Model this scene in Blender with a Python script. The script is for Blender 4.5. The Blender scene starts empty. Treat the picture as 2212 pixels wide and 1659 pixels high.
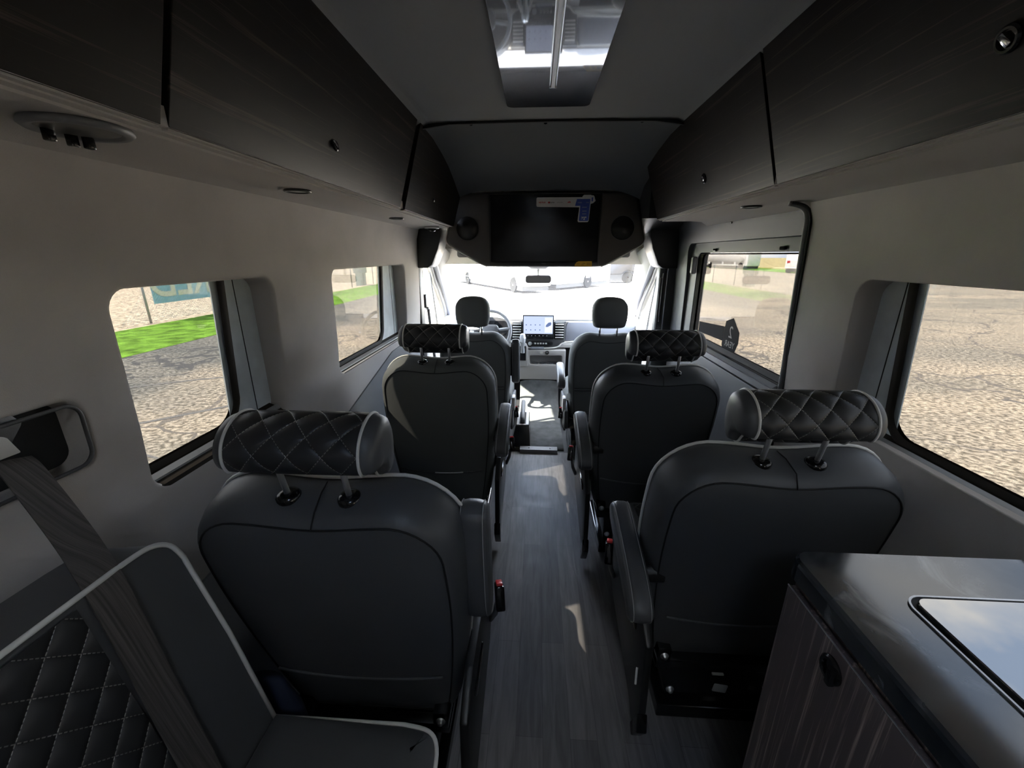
import bpy, bmesh, math, random
from math import sin, cos, pi, radians, sqrt, exp, atan, tan
from mathutils import Vector, Matrix

S = bpy.context.scene
# ---------------------------------------------------------------- camera
F = 885.0
PITCH = atan(279 / F); YAW = atan(54 / F * cos(PITCH))
cam = bpy.data.cameras.new('camera'); camo = bpy.data.objects.new('camera', cam)
S.collection.objects.link(camo); S.camera = camo
cam.sensor_fit = 'HORIZONTAL'; cam.sensor_width = 36; cam.lens = 36 * F / 2212
cam.clip_start = 0.02; cam.clip_end = 500
camo.location = (-.045, 0, 1.45)
camo.rotation_euler = (pi / 2 - PITCH, 0, YAW)
# ---------------------------------------------------------------- colour and exposure
S.view_settings.view_transform = 'Standard'
S.view_settings.look = 'None'
S.view_settings.gamma = 1
S.view_settings.use_curve_mapping = False
S.view_settings.exposure = 0.12
try:
    S.cycles.max_bounces = 10; S.cycles.diffuse_bounces = 6; S.cycles.glossy_bounces = 4
    S.cycles.transparent_max_bounces = 12
    S.cycles.sample_clamp_indirect = 6.0
    S.cycles.use_denoising = True
    S.cycles.caustics_reflective = False
except Exception: pass
# ---------------------------------------------------------------- world
SKY = 26.0
W = bpy.data.worlds.new('sky'); S.world = W; W.use_nodes = True
nt = W.node_tree; nt.nodes.clear()
def nn(nt, t, **k):
    n = nt.nodes.new(t)
    for a, b in k.items(): setattr(n, a, b)
    return n
tc = nn(nt, 'ShaderNodeTexCoord'); mp = nn(nt, 'ShaderNodeMapping'); mp.inputs['Scale'].default_value = (1, 1, 2.6)
no = nn(nt, 'ShaderNodeTexNoise'); no.inputs['Scale'].default_value = 3.2; no.inputs['Detail'].default_value = 8
no.inputs['Roughness'].default_value = .55
cr = nn(nt, 'ShaderNodeValToRGB')
cr.color_ramp.elements[0].position = .42; cr.color_ramp.elements[0].color = (.42, .55, .80, 1)
cr.color_ramp.elements[1].position = .60; cr.color_ramp.elements[1].color = (1, 1, 1, 1)
bg = nn(nt, 'ShaderNodeBackground'); bg.inputs['Strength'].default_value = SKY
ow = nn(nt, 'ShaderNodeOutputWorld')
L = nt.links.new
L(tc.outputs['Generated'], mp.inputs['Vector']); L(mp.outputs[0], no.inputs['Vector']); L(no.outputs[0], cr.inputs[0])
L(cr.outputs[0], bg.inputs['Color']); L(bg.outputs[0], ow.inputs['Surface'])
# ---------------------------------------------------------------- sun
sun = bpy.data.lights.new('sun', 'SUN'); sun.energy = 95; sun.angle = radians(.6); sun.color = (1, .93, .82)
suno = bpy.data.objects.new('sun', sun); S.collection.objects.link(suno)
SD = Vector((1, .30, -1.24)).normalized()
suno.rotation_euler = SD.to_track_quat('-Z', 'Y').to_euler(); suno.location = (-8, -2, 12)
TINT = .043          # privacy glass of the side windows

# ================================================================ materials
MATS = {}
def mat(name, col, rough=.5, metal=0., spec=.5, coat=0., bump=None, var=None, ior=None, coat_rough=.05, coat_ior=1.5, sheen=0.):
    m = bpy.data.materials.new(name); m.use_nodes = True; nt = m.node_tree
    b = nt.nodes['Principled BSDF']
    b.inputs['Base Color'].default_value = (*col, 1); b.inputs['Roughness'].default_value = rough
    b.inputs['Metallic'].default_value = metal; b.inputs['Specular IOR Level'].default_value = spec
    b.inputs['Coat Weight'].default_value = coat; b.inputs['Coat Roughness'].default_value = coat_rough
    b.inputs['Coat IOR'].default_value = coat_ior
    if sheen: b.inputs['Sheen Weight'].default_value = sheen
    if ior: b.inputs['IOR'].default_value = ior
    tc = nn(nt, 'ShaderNodeTexCoord')
    if var:    # (scale, amount)
        n = nn(nt, 'ShaderNodeTexNoise'); n.inputs['Scale'].default_value = var[0]; n.inputs['Detail'].default_value = 5
        r = nn(nt, 'ShaderNodeValToRGB'); a = var[1]
        r.color_ramp.elements[0].position = .3; r.color_ramp.elements[1].position = .7
        r.color_ramp.elements[0].color = (*[c * (1 - a) for c in col], 1); r.color_ramp.elements[1].color = (*[min(1, c * (1 + a)) for c in col], 1)
        nt.links.new(tc.outputs['Object'], n.inputs['Vector']); nt.links.new(n.outputs[0], r.inputs[0]); nt.links.new(r.outputs[0], b.inputs['Base Color'])
    if bump:   # (scale, strength)
        n = nn(nt, 'ShaderNodeTexNoise'); n.inputs['Scale'].default_value = bump[0]; n.inputs['Detail'].default_value = 3
        u = nn(nt, 'ShaderNodeBump'); u.inputs['Strength'].default_value = bump[1]; u.inputs['Distance'].default_value = .002
        nt.links.new(tc.outputs['Object'], n.inputs['Vector']); nt.links.new(n.outputs[0], u.inputs['Height']); nt.links.new(u.outputs[0], b.inputs['Normal'])
    MATS[name] = m
    return m
def emis(name, col, st):
    m = bpy.data.materials.new(name); m.use_nodes = True; nt = m.node_tree; nt.nodes.clear()
    e = nn(nt, 'ShaderNodeEmission'); e.inputs[0].default_value = (*col, 1); e.inputs[1].default_value = st
    o = nn(nt, 'ShaderNodeOutputMaterial'); nt.links.new(e.outputs[0], o.inputs[0]); return m
def glassmat(name, tint, refl=1.0, rough=0.0):
    m = bpy.data.materials.new(name); m.use_nodes = True; nt = m.node_tree; nt.nodes.clear()
    t = nn(nt, 'ShaderNodeBsdfTransparent'); t.inputs[0].default_value = (*tint, 1)
    g = nn(nt, 'ShaderNodeBsdfGlossy'); g.inputs['Roughness'].default_value = rough; g.inputs[0].default_value = (refl, refl, refl, 1)
    # same reflectance from either side of the pane
    lw = nn(nt, 'ShaderNodeLayerWeight'); lw.inputs[0].default_value = .5
    pw = nn(nt, 'ShaderNodeMath'); pw.operation = 'POWER'; pw.inputs[1].default_value = 5
    f = nn(nt, 'ShaderNodeMath'); f.operation = 'MULTIPLY_ADD'; f.inputs[1].default_value = .9; f.inputs[2].default_value = .04
    nt.links.new(lw.outputs['Facing'], pw.inputs[0]); nt.links.new(pw.outputs[0], f.inputs[0])
    x = nn(nt, 'ShaderNodeMixShader'); o = nn(nt, 'ShaderNodeOutputMaterial')
    l = nt.links.new; l(f.outputs[0], x.inputs[0]); l(t.outputs[0], x.inputs[1]); l(g.outputs[0], x.inputs[2]); l(x.outputs[0], o.inputs[0]); return m

def streaked(name, base, streak, axis, rough=.3, coat=0., scale=60, amount=.8, coat_rough=.03, wob=.6, lo=.56, hi=.74, spec=.5):
    """wood laminate: thin pale grain lines along one object axis"""
    m = bpy.data.materials.new(name); m.use_nodes = True; nt = m.node_tree; b = nt.nodes['Principled BSDF']; l = nt.links.new
    b.inputs['Roughness'].default_value = rough; b.inputs['Coat Weight'].default_value = coat; b.inputs['Coat Roughness'].default_value = coat_rough
    b.inputs['Specular IOR Level'].default_value = spec
    tc = nn(nt, 'ShaderNodeTexCoord'); mp = nn(nt, 'ShaderNodeMapping')
    sc = [scale, scale, scale]
    if isinstance(axis, tuple): sc = list(axis)
    else: sc[axis] = wob
    mp.inputs['Scale'].default_value = sc
    n = nn(nt, 'ShaderNodeTexNoise'); n.inputs['Scale'].default_value = 1; n.inputs['Detail'].default_value = 4; n.inputs['Roughness'].default_value = .75
    r = nn(nt, 'ShaderNodeValToRGB'); e = r.color_ramp.elements
    e[0].position = lo; e[0].color = (*base, 1); e[1].position = hi; e[1].color = (*streak, 1)
    l(tc.outputs['Object'], mp.inputs[0]); l(mp.outputs[0], n.inputs['Vector']); l(n.outputs[0], r.inputs[0]); l(r.outputs[0], b.inputs['Base Color'])
    return m

M = {}
M['lining'] = mat('wall_lining_fabric', (.45, .425, .40), .85, bump=(700, .25), var=(6, .06), spec=.25)
M['soffit'] = mat('soffit_fabric', (.45, .425, .40), .8, bump=(500, .2), spec=.3)
M['ceil'] = mat('headliner_fabric', (.25, .255, .265), .95, bump=(700, .3), spec=.15)
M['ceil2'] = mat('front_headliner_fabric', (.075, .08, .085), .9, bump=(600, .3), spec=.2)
M['wood'] = streaked('dark_ebony_laminate', (.009, .007, .006), (.085, .062, .050), 1, rough=.40, scale=70, wob=1.2, spec=.14)
M['panelwood'] = streaked('gloss_ebony_panel', (.006, .005, .005), (.03, .024, .02), 1, rough=.25, coat=1., scale=90, wob=1.2, spec=.05)
M['galleywood'] = streaked('galley_laminate', (.12, .10, .105), (.65, .53, .47), 2, rough=.42, scale=85, wob=1.6, lo=.53, hi=.72)
M['leather'] = mat('black_leather', (.075, .079, .085), .42, bump=(900, .12), spec=.45)
M['leather2'] = mat('charcoal_cloth', (.115, .122, .12), .7, bump=(1200, .3), spec=.3)
M['arm'] = mat('armrest_leather', (.085, .088, .094), .40, bump=(900, .12), spec=.5)
M['thread'] = mat('grey_thread', (.4, .4, .4), .8)
M['seam'] = mat('dark_seam', (.006, .006, .007), .7)
M['piping'] = mat('white_piping', (.72, .72, .69), .45)
M['black'] = mat('black_plastic', (.012, .012, .013), .4, bump=(900, .15))
M['gblack'] = mat('gloss_black_plastic', (.008, .008, .009), .12)
M['dkgrey'] = mat('dark_grey_plastic', (.06, .06, .062), .5, bump=(900, .2))
M['midgrey'] = mat('mid_grey_plastic', (.17, .17, .175), .5, bump=(900, .2))
M['cabgrey'] = mat('pale_cab_plastic', (.60, .58, .55), .55, bump=(500, .1))
M['blind'] = mat('window_blind_panel', (.66, .72, .75), .7, bump=(900, .25), var=(20, .08))
M['rubber'] = mat('window_rubber', (.02, .016, .012), .75, spec=.2)
M['alu'] = mat('aluminium_sill', (.62, .64, .66), .3, metal=.9)
M['chrome'] = mat('polished_chrome', (.8, .8, .82), .12, metal=1)
M['steel'] = mat('brushed_steel', (.8, .8, .82), .38, metal=.85)
M['red'] = mat('red_button', (.75, .03, .035), .35)
M['screen'] = mat('tv_glass', (.005, .005, .006), .10, spec=.3)
M['tvframe'] = mat('tv_bezel', (.012, .012, .012), .3)
M['hood'] = mat('console_housing', (.06, .054, .05), .65, bump=(800, .3))
M['white'] = mat('white_sticker', (.62, .62, .62), .5)
M['blue'] = mat('blue_sticker', (.02, .06, .35), .5)
M['yellow'] = mat('yellow_sticker', (.72, .42, .03), .5)
M['ink'] = mat('black_ink', (.01, .01, .01), .6)
M['redink'] = mat('red_ink', (.45, .02, .03), .6)
M['led'] = mat('frosted_light_cover', (.75, .76, .78), .3)
M['lens'] = mat('light_lens', (.6, .6, .58), .25)
M['satin'] = mat('satin_black_ring', (.03, .03, .03), .3)
M['shade'] = mat('grey_switch_plate', (.42, .41, .38), .5)
M['carpet'] = mat('cab_carpet', (.06, .062, .06), .95, bump=(900, .8), var=(12, .35))
M['counterglass'] = mat('cooktop_glass', (.015, .015, .017), .02, spec=1., coat=1., coat_rough=.0, coat_ior=2.4, ior=2.8)
M['knob'] = mat('clear_shift_knob', (.75, .77, .8), .08, metal=.6)
M['belt'] = streaked('belt_webbing', (.045, .041, .040), (.115, .106, .100), (2, 150, 2), rough=.75, scale=120, wob=2.0, lo=.4, hi=.65)
M['rvwhite'] = mat('white_rv_shell', (.80, .80, .80), .3)
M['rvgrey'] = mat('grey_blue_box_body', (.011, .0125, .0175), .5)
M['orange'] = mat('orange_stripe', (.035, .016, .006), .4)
M['tyre'] = mat('tyre_rubber', (.008, .008, .008), .9, spec=.1)
M['rim'] = mat('silver_wheel_rim', (.6, .6, .6), .3, metal=.7)
M['galv'] = mat('galvanised_post', (.35, .36, .37), .5, metal=.4)
M['mesh'] = mat('fence_wire', (.5, .52, .52), .5, metal=.3)
M['banner'] = mat('blue_banner', (.30, .58, .72), .7)
M['bannertxt'] = mat('banner_lettering', (.9, .86, .72), .7)
M['util'] = mat('utility_box_green', (.17, .26, .24), .6)
M['bluebag'] = mat('dark_blue_cloth', (.006, .012, .035), .8)
M['mirrorglass'] = mat('mirror_glass', (.5, .5, .5), .03, metal=1)
M['tint'] = glassmat('privacy_glass', (TINT ** .5, (TINT * .97) ** .5, (TINT * .90) ** .5), .20)
M['clear'] = glassmat('windshield_glass', (.86, .88, .88), .5)
M['lcd'] = emis('lcd_screen', (.62, .72, 1.0), 1.0)
M['lcdink'] = emis('lcd_icons', (.25, .35, .7), .6)
M['decal'] = mat('dark_decal', (.010, .010, .012), .8, spec=.1)
M['decalink'] = mat('decal_lettering', (.12, .11, .11), .5)
M['amber'] = mat('amber_marker', (.7, .2, .05), .3)
M['consolegrey'] = mat('console_plastic', (.30, .29, .28), .55, bump=(500, .1))
M['dashtop'] = mat('dash_upper', (.30, .30, .32), .6)
M['dashdark'] = mat('dash_dark_inlay', (.26, .27, .31), .5)

def quilt_mat():
    m = bpy.data.materials.new('quilted_leather'); m.use_nodes = True; nt = m.node_tree; b = nt.nodes['Principled BSDF']; l = nt.links.new
    b.inputs['Roughness'].default_value = .42; b.inputs['Specular IOR Level'].default_value = .45
    uv = nn(nt, 'ShaderNodeUVMap'); uv.uv_map = 'uv'
    sp = nn(nt, 'ShaderNodeSeparateXYZ'); l(uv.outputs[0], sp.inputs[0])
    def mth(op, a, c=None, d=None):
        n = nn(nt, 'ShaderNodeMath'); n.operation = op
        for i, v in enumerate((a, c, d)):
            if v is None: continue
            if isinstance(v, (int, float)): n.inputs[i].default_value = v
            else: l(v, n.inputs[i])
        return n.outputs[0]
    k = 1 / .062
    u = mth('MULTIPLY', sp.outputs[0], k); v = mth('MULTIPLY', sp.outputs[1], k * .92)
    a = mth('ADD', u, v); c = mth('SUBTRACT', u, v)
    def tri(x): return mth('ABSOLUTE', mth('SUBTRACT', mth('FRACT', x), .5))     # .5 at the line
    ta, tb = tri(a), tri(c)
    la = mth('SUBTRACT', .5, ta); lb = mth('SUBTRACT', .5, tb)                    # 0 on the lines
    mn = mth('MINIMUM', la, lb)
    h = mth('POWER', mth('MULTIPLY', mth('ABSOLUTE', mth('SINE', mth('MULTIPLY', a, pi))), mth('ABSOLUTE', mth('SINE', mth('MULTIPLY', c, pi)))), .42)
    bu = nn(nt, 'ShaderNodeBump'); bu.inputs['Strength'].default_value = 1.; bu.inputs['Distance'].default_value = .0062
    l(h, bu.inputs['Height']); l(bu.outputs[0], b.inputs['Normal'])
    dash_a = mth('GREATER_THAN', mth('FRACT', mth('MULTIPLY', c, 7.0)), .35)
    dash_b = mth('GREATER_THAN', mth('FRACT', mth('MULTIPLY', a, 7.0)), .35)
    sa = mth('MULTIPLY', mth('LESS_THAN', la, .017), dash_a); sb = mth('MULTIPLY', mth('LESS_THAN', lb, .017), dash_b)
    st = mth('MAXIMUM', sa, sb)
    mx = nn(nt, 'ShaderNodeMix'); mx.data_type = 'RGBA'
    mx.inputs[6].default_value = (.028, .029, .031, 1); mx.inputs[7].default_value = (.34, .33, .30, 1)
    l(st, mx.inputs[0]); l(mx.outputs[2], b.inputs['Base Color'])
    return m
M['quilt'] = quilt_mat()

def floor_mat():
    m = bpy.data.materials.new('vinyl_plank_floor'); m.use_nodes = True; nt = m.node_tree; b = nt.nodes['Principled BSDF']; l = nt.links.new
    tc = nn(nt, 'ShaderNodeTexCoord'); mp = nn(nt, 'ShaderNodeMapping'); mp.inputs['Rotation'].default_value = (0, 0, pi / 2)
    br = nn(nt, 'ShaderNodeTexBrick'); br.inputs['Scale'].default_value = 1; br.inputs['Brick Width'].default_value = .9
    br.inputs['Row Height'].default_value = .085; br.inputs['Mortar Size'].default_value = .0006; br.offset = .37
    br.inputs['Color1'].default_value = (.115, .112, .115, 1); br.inputs['Color2'].default_value = (.175, .168, .165, 1); br.inputs['Mortar'].default_value = (.075, .073, .075, 1)
    mp2 = nn(nt, 'ShaderNodeMapping'); mp2.inputs['Scale'].default_value = (40, 4, 1)
    n = nn(nt, 'ShaderNodeTexNoise'); n.inputs['Scale'].default_value = 1; n.inputs['Detail'].default_value = 6; n.inputs['Distortion'].default_value = 1.2
    n2 = nn(nt, 'ShaderNodeTexNoise'); n2.inputs['Scale'].default_value = 14; n2.inputs['Detail'].default_value = 6
    r = nn(nt, 'ShaderNodeMapRange'); r.inputs[1].default_value = .3; r.inputs[2].default_value = .7; r.inputs[3].default_value = .78; r.inputs[4].default_value = 1.3
    mx = nn(nt, 'ShaderNodeMix'); mx.data_type = 'RGBA'; mx.blend_type = 'MULTIPLY'; mx.inputs[0].default_value = 1
    rr = nn(nt, 'ShaderNodeMapRange'); rr.inputs[1].default_value = .3; rr.inputs[2].default_value = .7; rr.inputs[3].default_value = .48; rr.inputs[4].default_value = .62; b.inputs['Specular IOR Level'].default_value = .35
    l(tc.outputs['Object'], mp.inputs[0]); l(mp.outputs[0], br.inputs[0]); l(tc.outputs['Object'], mp2.inputs[0]); l(mp2.outputs[0], n.inputs['Vector'])
    l(tc.outputs['Object'], n2.inputs['Vector']); l(n.outputs[0], r.inputs[0]); l(br.outputs[0], mx.inputs[6]); l(r.outputs[0], mx.inputs[7]); l(mx.outputs[2], b.inputs['Base Color'])
    l(n2.outputs[0], rr.inputs[0]); l(rr.outputs[0], b.inputs['Roughness'])
    return m
M['floor'] = floor_mat()

def stone_mat():
    m = bpy.data.materials.new('black_soapstone_top'); m.use_nodes = True; nt = m.node_tree; b = nt.nodes['Principled BSDF']; l = nt.links.new
    tc = nn(nt, 'ShaderNodeTexCoord')
    n = nn(nt, 'ShaderNodeTexNoise'); n.inputs['Scale'].default_value = 9; n.inputs['Detail'].default_value = 9; n.inputs['Distortion'].default_value = .9
    r = nn(nt, 'ShaderNodeValToRGB'); e = r.color_ramp.elements
    e[0].position = .46; e[0].color = (.020, .024, .030, 1); e[1].position = .72; e[1].color = (.36, .38, .39, 1)
    x = e.new(.58); x.color = (.06, .066, .074, 1)
    l(tc.outputs['Object'], n.inputs['Vector']); l(n.outputs[0], r.inputs[0]); l(r.outputs[0], b.inputs['Base Color'])
    b.inputs['Roughness'].default_value = .11; b.inputs['IOR'].default_value = 2.4
    return m
M['stone'] = stone_mat()

def ground_mat():
    m = bpy.data.materials.new('aggregate_asphalt'); m.use_nodes = True; nt = m.node_tree; b = nt.nodes['Principled BSDF']; l = nt.links.new
    b.inputs['Roughness'].default_value = .9; b.inputs['Specular IOR Level'].default_value = .15
    tc = nn(nt, 'ShaderNodeTexCoord')
    def noise(s, d, sc=(1, 1, 1)):
        mp = nn(nt, 'ShaderNodeMapping'); mp.inputs['Scale'].default_value = sc
        n = nn(nt, 'ShaderNodeTexNoise'); n.inputs['Scale'].default_value = s; n.inputs['Detail'].default_value = d
        l(tc.outputs['Object'], mp.inputs[0]); l(mp.outputs[0], n.inputs['Vector']); return n.outputs[0]
    a = noise(16, 8); c = noise(.5, 5, (.35, 1, 1)); 
    r = nn(nt, 'ShaderNodeValToRGB'); e = r.color_ramp.elements
    e[0].position = .40; e[0].color = (.20, .175, .14, 1); e[1].position = .60; e[1].color = (.62, .545, .44, 1)
    r2 = nn(nt, 'ShaderNodeValToRGB'); e = r2.color_ramp.elements
    e[0].position = .36; e[0].color = (.72, .74, .76, 1); e[1].position = .62; e[1].color = (1.08, 1.04, 1., 1)
    mx = nn(nt, 'ShaderNodeMix'); mx.data_type = 'RGBA'; mx.blend_type = 'MULTIPLY'; mx.inputs[0].default_value = 1
    vo = nn(nt, 'ShaderNodeTexVoronoi'); vo.feature = 'DISTANCE_TO_EDGE'; vo.inputs['Scale'].default_value = .33
    mpv = nn(nt, 'ShaderNodeMapping'); l(tc.outputs['Object'], mpv.inputs[0])
    nz = nn(nt, 'ShaderNodeTexNoise'); nz.inputs['Scale'].default_value = 1.4; l(tc.outputs['Object'], nz.inputs['Vector'])
    ad = nn(nt, 'ShaderNodeVectorMath'); ad.operation = 'ADD'; l(mpv.outputs[0], ad.inputs[0]); l(nz.outputs['Color'], ad.inputs[1]); l(ad.outputs[0], vo.inputs['Vector'])
    lt = nn(nt, 'ShaderNodeMath'); lt.operation = 'LESS_THAN'; lt.inputs[1].default_value = .011; l(vo.outputs['Distance'], lt.inputs[0])
    mc = nn(nt, 'ShaderNodeMix'); mc.data_type = 'RGBA'; mc.inputs[7].default_value = (.20, .18, .16, 1)
    # darker newer asphalt along the grass (object X)
    sp = nn(nt, 'ShaderNodeSeparateXYZ'); l(tc.outputs['Object'], sp.inputs[0])
    wv = nn(nt, 'ShaderNodeMath'); wv.operation = 'MULTIPLY_ADD'; wv.inputs[1].default_value = 1.6; l(nz.outputs[0], wv.inputs[0]); l(sp.outputs[0], wv.inputs[2])
    mr = nn(nt, 'ShaderNodeMapRange'); mr.inputs[1].default_value = -6.2; mr.inputs[2].default_value = -5.2; mr.inputs[3].default_value = 1; mr.inputs[4].default_value = 0
    l(wv.outputs[0], mr.inputs[0])
    md = nn(nt, 'ShaderNodeMix'); md.data_type = 'RGBA'; md.blend_type = 'MULTIPLY'; md.inputs[7].default_value = (.50, .56, .64, 1)
    l(a, r.inputs[0]); l(c, r2.inputs[0]); l(r.outputs[0], mx.inputs[6]); l(r2.outputs[0], mx.inputs[7])
    l(lt.outputs[0], mc.inputs[0]); l(mx.outputs[2], mc.inputs[6])
    l(mr.outputs[0], md.inputs[0]); l(mc.outputs[2], md.inputs[6]); l(md.outputs[2], b.inputs['Base Color'])
    return m
M['ground'] = ground_mat()
M['grass'] = mat('lawn_grass', (.15, .30, .035), .9, var=(2.6, .55), bump=(60, 1), spec=.1)
M['gravel'] = mat('pale_gravel', (.56, .46, .35), .9, var=(7, .85), bump=(20, 1), spec=.1)
M['field'] = mat('dry_field', (.50, .42, .22), .9, var=(1.5, .3), spec=.1)

# ================================================================ helpers
def link(o, parent=None):
    S.collection.objects.link(o)
    if parent: o.parent = parent
    return o
def obj(name, bm, m, parent=None, smooth=False, loc=None, rot=None):
    me = bpy.data.meshes.new(name)
    bmesh.ops.recalc_face_normals(bm, faces=bm.faces)
    bm.to_mesh(me); bm.free()
    if smooth is True:
        for p in me.polygons: p.use_smooth = True
    elif smooth:
        for p in me.polygons: p.use_smooth = True
        me.set_sharp_from_angle(angle=radians(smooth))
    if m: me.materials.append(m)
    o = bpy.data.objects.new(name, me); link(o, parent)
    if loc: o.location = loc
    if rot: o.rotation_euler = rot
    return o
def tag(o, label=None, cat=None, group=None, kind=None):
    if label: o['label'] = label
    if cat: o['category'] = cat
    if group: o['group'] = group
    if kind: o['kind'] = kind
    return o
def thing(name, label, cat, loc=(0, 0, 0), rotz=0, group=None):
    o = bpy.data.objects.new(name, None); o.empty_display_size = .1; link(o)
    o.location = loc; o.rotation_euler = (0, 0, rotz)
    return tag(o, label, cat, group)
def sthing(name, loc=(0, 0, 0)):
    o = bpy.data.objects.new(name, None); o.empty_display_size = .1; link(o); o.location = loc
    return tag(o, kind='structure')
def struct(name, bm, m, smooth=False):
    return tag(obj(name, bm, m, None, smooth), kind='structure')
def new(): return bmesh.new()
def bx(x0, x1, y0, y1, z0, z1, bev=0, bm=None, seg=2):
    own = bm is None; t = bmesh.new()
    bmesh.ops.create_cube(t, size=1)
    for v in t.verts: v.co = Vector(((x0 + x1) / 2 + v.co.x * (x1 - x0), (y0 + y1) / 2 + v.co.y * (y1 - y0), (z0 + z1) / 2 + v.co.z * (z1 - z0)))
    if bev: bmesh.ops.bevel(t, geom=list(t.edges), offset=bev, segments=seg, profile=.5, affect='EDGES')
    if own: return t
    return merge(bm, t)
def merge(bm, t, mtx=None):
    me = bpy.data.meshes.new('tmp')
    if mtx is not None: bmesh.ops.transform(t, matrix=mtx, verts=t.verts)
    t.to_mesh(me); t.free(); bm.from_mesh(me); bpy.data.meshes.remove(me); return bm
def loft(rings, cap0=True, cap1=True, bm=None, closed=True, uvs=None):
    bm = bm or bmesh.new()
    vs = [[bm.verts.new(p) for p in r] for r in rings]
    n = len(rings[0]); uvl = bm.loops.layers.uv.new('uv') if uvs else None
    for i in range(len(vs) - 1):
        for j in range(n if closed else n - 1):
            k = (j + 1) % n
            f = bm.faces.new((vs[i][j], vs[i][k], vs[i + 1][k], vs[i + 1][j]))
            if uvs:
                k2 = j + 1
                for lp, (a, c) in zip(f.loops, ((i, j), (i, k2), (i + 1, k2), (i + 1, j))): lp[uvl].uv = uvs(a, c)
    if cap0: bm.faces.new(vs[0][::-1])
    if cap1: bm.faces.new(vs[-1])
    return bm
def prism(pts, axis, a, b, bev=0, bm=None, seg=2):
    """polygon of 2-D points extruded along an axis from a to b. axis x: pts=(y,z); y: (x,z); z: (x,y)"""
    def mk(p, t): return {'x': (t, p[0], p[1]), 'y': (p[0], t, p[1]), 'z': (p[0], p[1], t)}[axis]
    t = loft([[mk(p, a) for p in pts], [mk(p, b) for p in pts]])
    bmesh.ops.recalc_face_normals(t, faces=t.faces)
    if bev:
        bmesh.ops.bevel(t, geom=[e for e in t.edges if len(e.link_faces) == 2 and e.calc_face_angle(0) > .6], offset=bev, segments=seg, profile=.5, affect='EDGES')
    return t if bm is None else merge(bm, t)
def rrect(x0, x1, y0, y1, r, n=6, rs=None):
    rs = rs or (r, r, r, r); out = []
    for (cx, cy, a0, q) in ((x1 - rs[0], y1 - rs[0], 0, rs[0]), (x0 + rs[1], y1 - rs[1], 90, rs[1]), (x0 + rs[2], y0 + rs[2], 180, rs[2]), (x1 - rs[3], y0 + rs[3], 270, rs[3])):
        for i in range(n + 1):
            a = radians(a0 + 90 * i / n); out.append((cx + q * cos(a), cy + q * sin(a)))
    return out
def circ(cx, cy, r, n=32, ry=None): return [(cx + r * cos(2 * pi * i / n), cy + (ry or r) * sin(2 * pi * i / n)) for i in range(n)]
def tube(path, r, n=8, closed=False, bm=None, rf=None):
    P = [Vector(p) for p in path]; N = len(P); rings = []
    up = Vector((0, 0, 1)); prev = None
    for i, p in enumerate(P):
        if closed: d = P[(i + 1) % N] - P[i - 1]
        else: d = P[min(i + 1, N - 1)] - P[max(i - 1, 0)]
        d.normalize()
        if prev is None:
            a = d.cross(up)
            if a.length < .1: a = d.cross(Vector((1, 0, 0)))
        else: a = prev - d * prev.dot(d)
        a.normalize(); prev = a; b = d.cross(a); rr = rf(i / (N - 1)) if rf else r
        rings.append([p + a * rr * cos(2 * pi * k / n) + b * rr * sin(2 * pi * k / n) for k in range(n)])
    if closed: rings.append(rings[0]); 
    t = loft(rings, not closed, not closed)
    if closed: bmesh.ops.remove_doubles(t, verts=t.verts, dist=1e-6)
    return t if bm is None else merge(bm, t)
def smoothp(pts, sub=6, closed=False):
    """Catmull-Rom through the points"""
    P = [Vector(p) for p in pts]; N = len(P); out = []
    for i in range(N if closed else N - 1):
        g = lambda k: P[k % N] if closed else P[max(0, min(N - 1, k))]
        a, b, c, d = g(i - 1), g(i), g(i + 1), g(i + 2)
        for s in range(sub):
            t = s / sub
            out.append(.5 * ((2 * b) + (c - a) * t + (2 * a - 5 * b + 4 * c - d) * t * t + (3 * b - a - 3 * c + d) * t ** 3))
    if not closed: out.append(P[-1])
    return out
def lathe(prof, n=32, bm=None, mtx=None):
    """(r,z) profile revolved about z"""
    t = loft([[(r * cos(2 * pi * i / n), r * sin(2 * pi * i / n), z) for i in range(n)] for r, z in prof], True, True)
    if mtx is not None: bmesh.ops.transform(t, matrix=mtx, verts=t.verts)
    return t if bm is None else merge(bm, t)
def inset(poly, d):
    """offset a closed 2-D polygon inwards by d"""
    n = len(poly); out = []; area = sum(poly[i][0] * poly[(i + 1) % n][1] - poly[(i + 1) % n][0] * poly[i][1] for i in range(n))
    s = 1 if area > 0 else -1
    for i in range(n):
        a, b = Vector(poly[i - 1]), Vector(poly[(i + 1) % n]); t = (b - a)
        if t.length < 1e-9: t = Vector((1, 0))
        t.normalize(); out.append((poly[i][0] - s * t.y * d, poly[i][1] + s * t.x * d))
    return out
def text(name, s, size, m, parent, mtx, ext=.0006, align='CENTER', spacing=1.0, bold=0):
    cu = bpy.data.curves.new(name, 'FONT'); cu.body = s; cu.size = size; cu.extrude = ext; cu.align_x = align; cu.align_y = 'CENTER'; cu.space_character = spacing; cu.offset = bold
    t = bpy.data.objects.new('tmp_text', cu); S.collection.objects.link(t)
    bpy.context.view_layer.update()
    me = bpy.data.meshes.new_from_object(t.evaluated_get(bpy.context.evaluated_depsgraph_get()))
    bpy.data.objects.remove(t); bpy.data.curves.remove(cu)
    me.materials.clear(); me.materials.append(m); me.transform(mtx); me.name = name
    return link(bpy.data.objects.new(name, me), parent)
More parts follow.
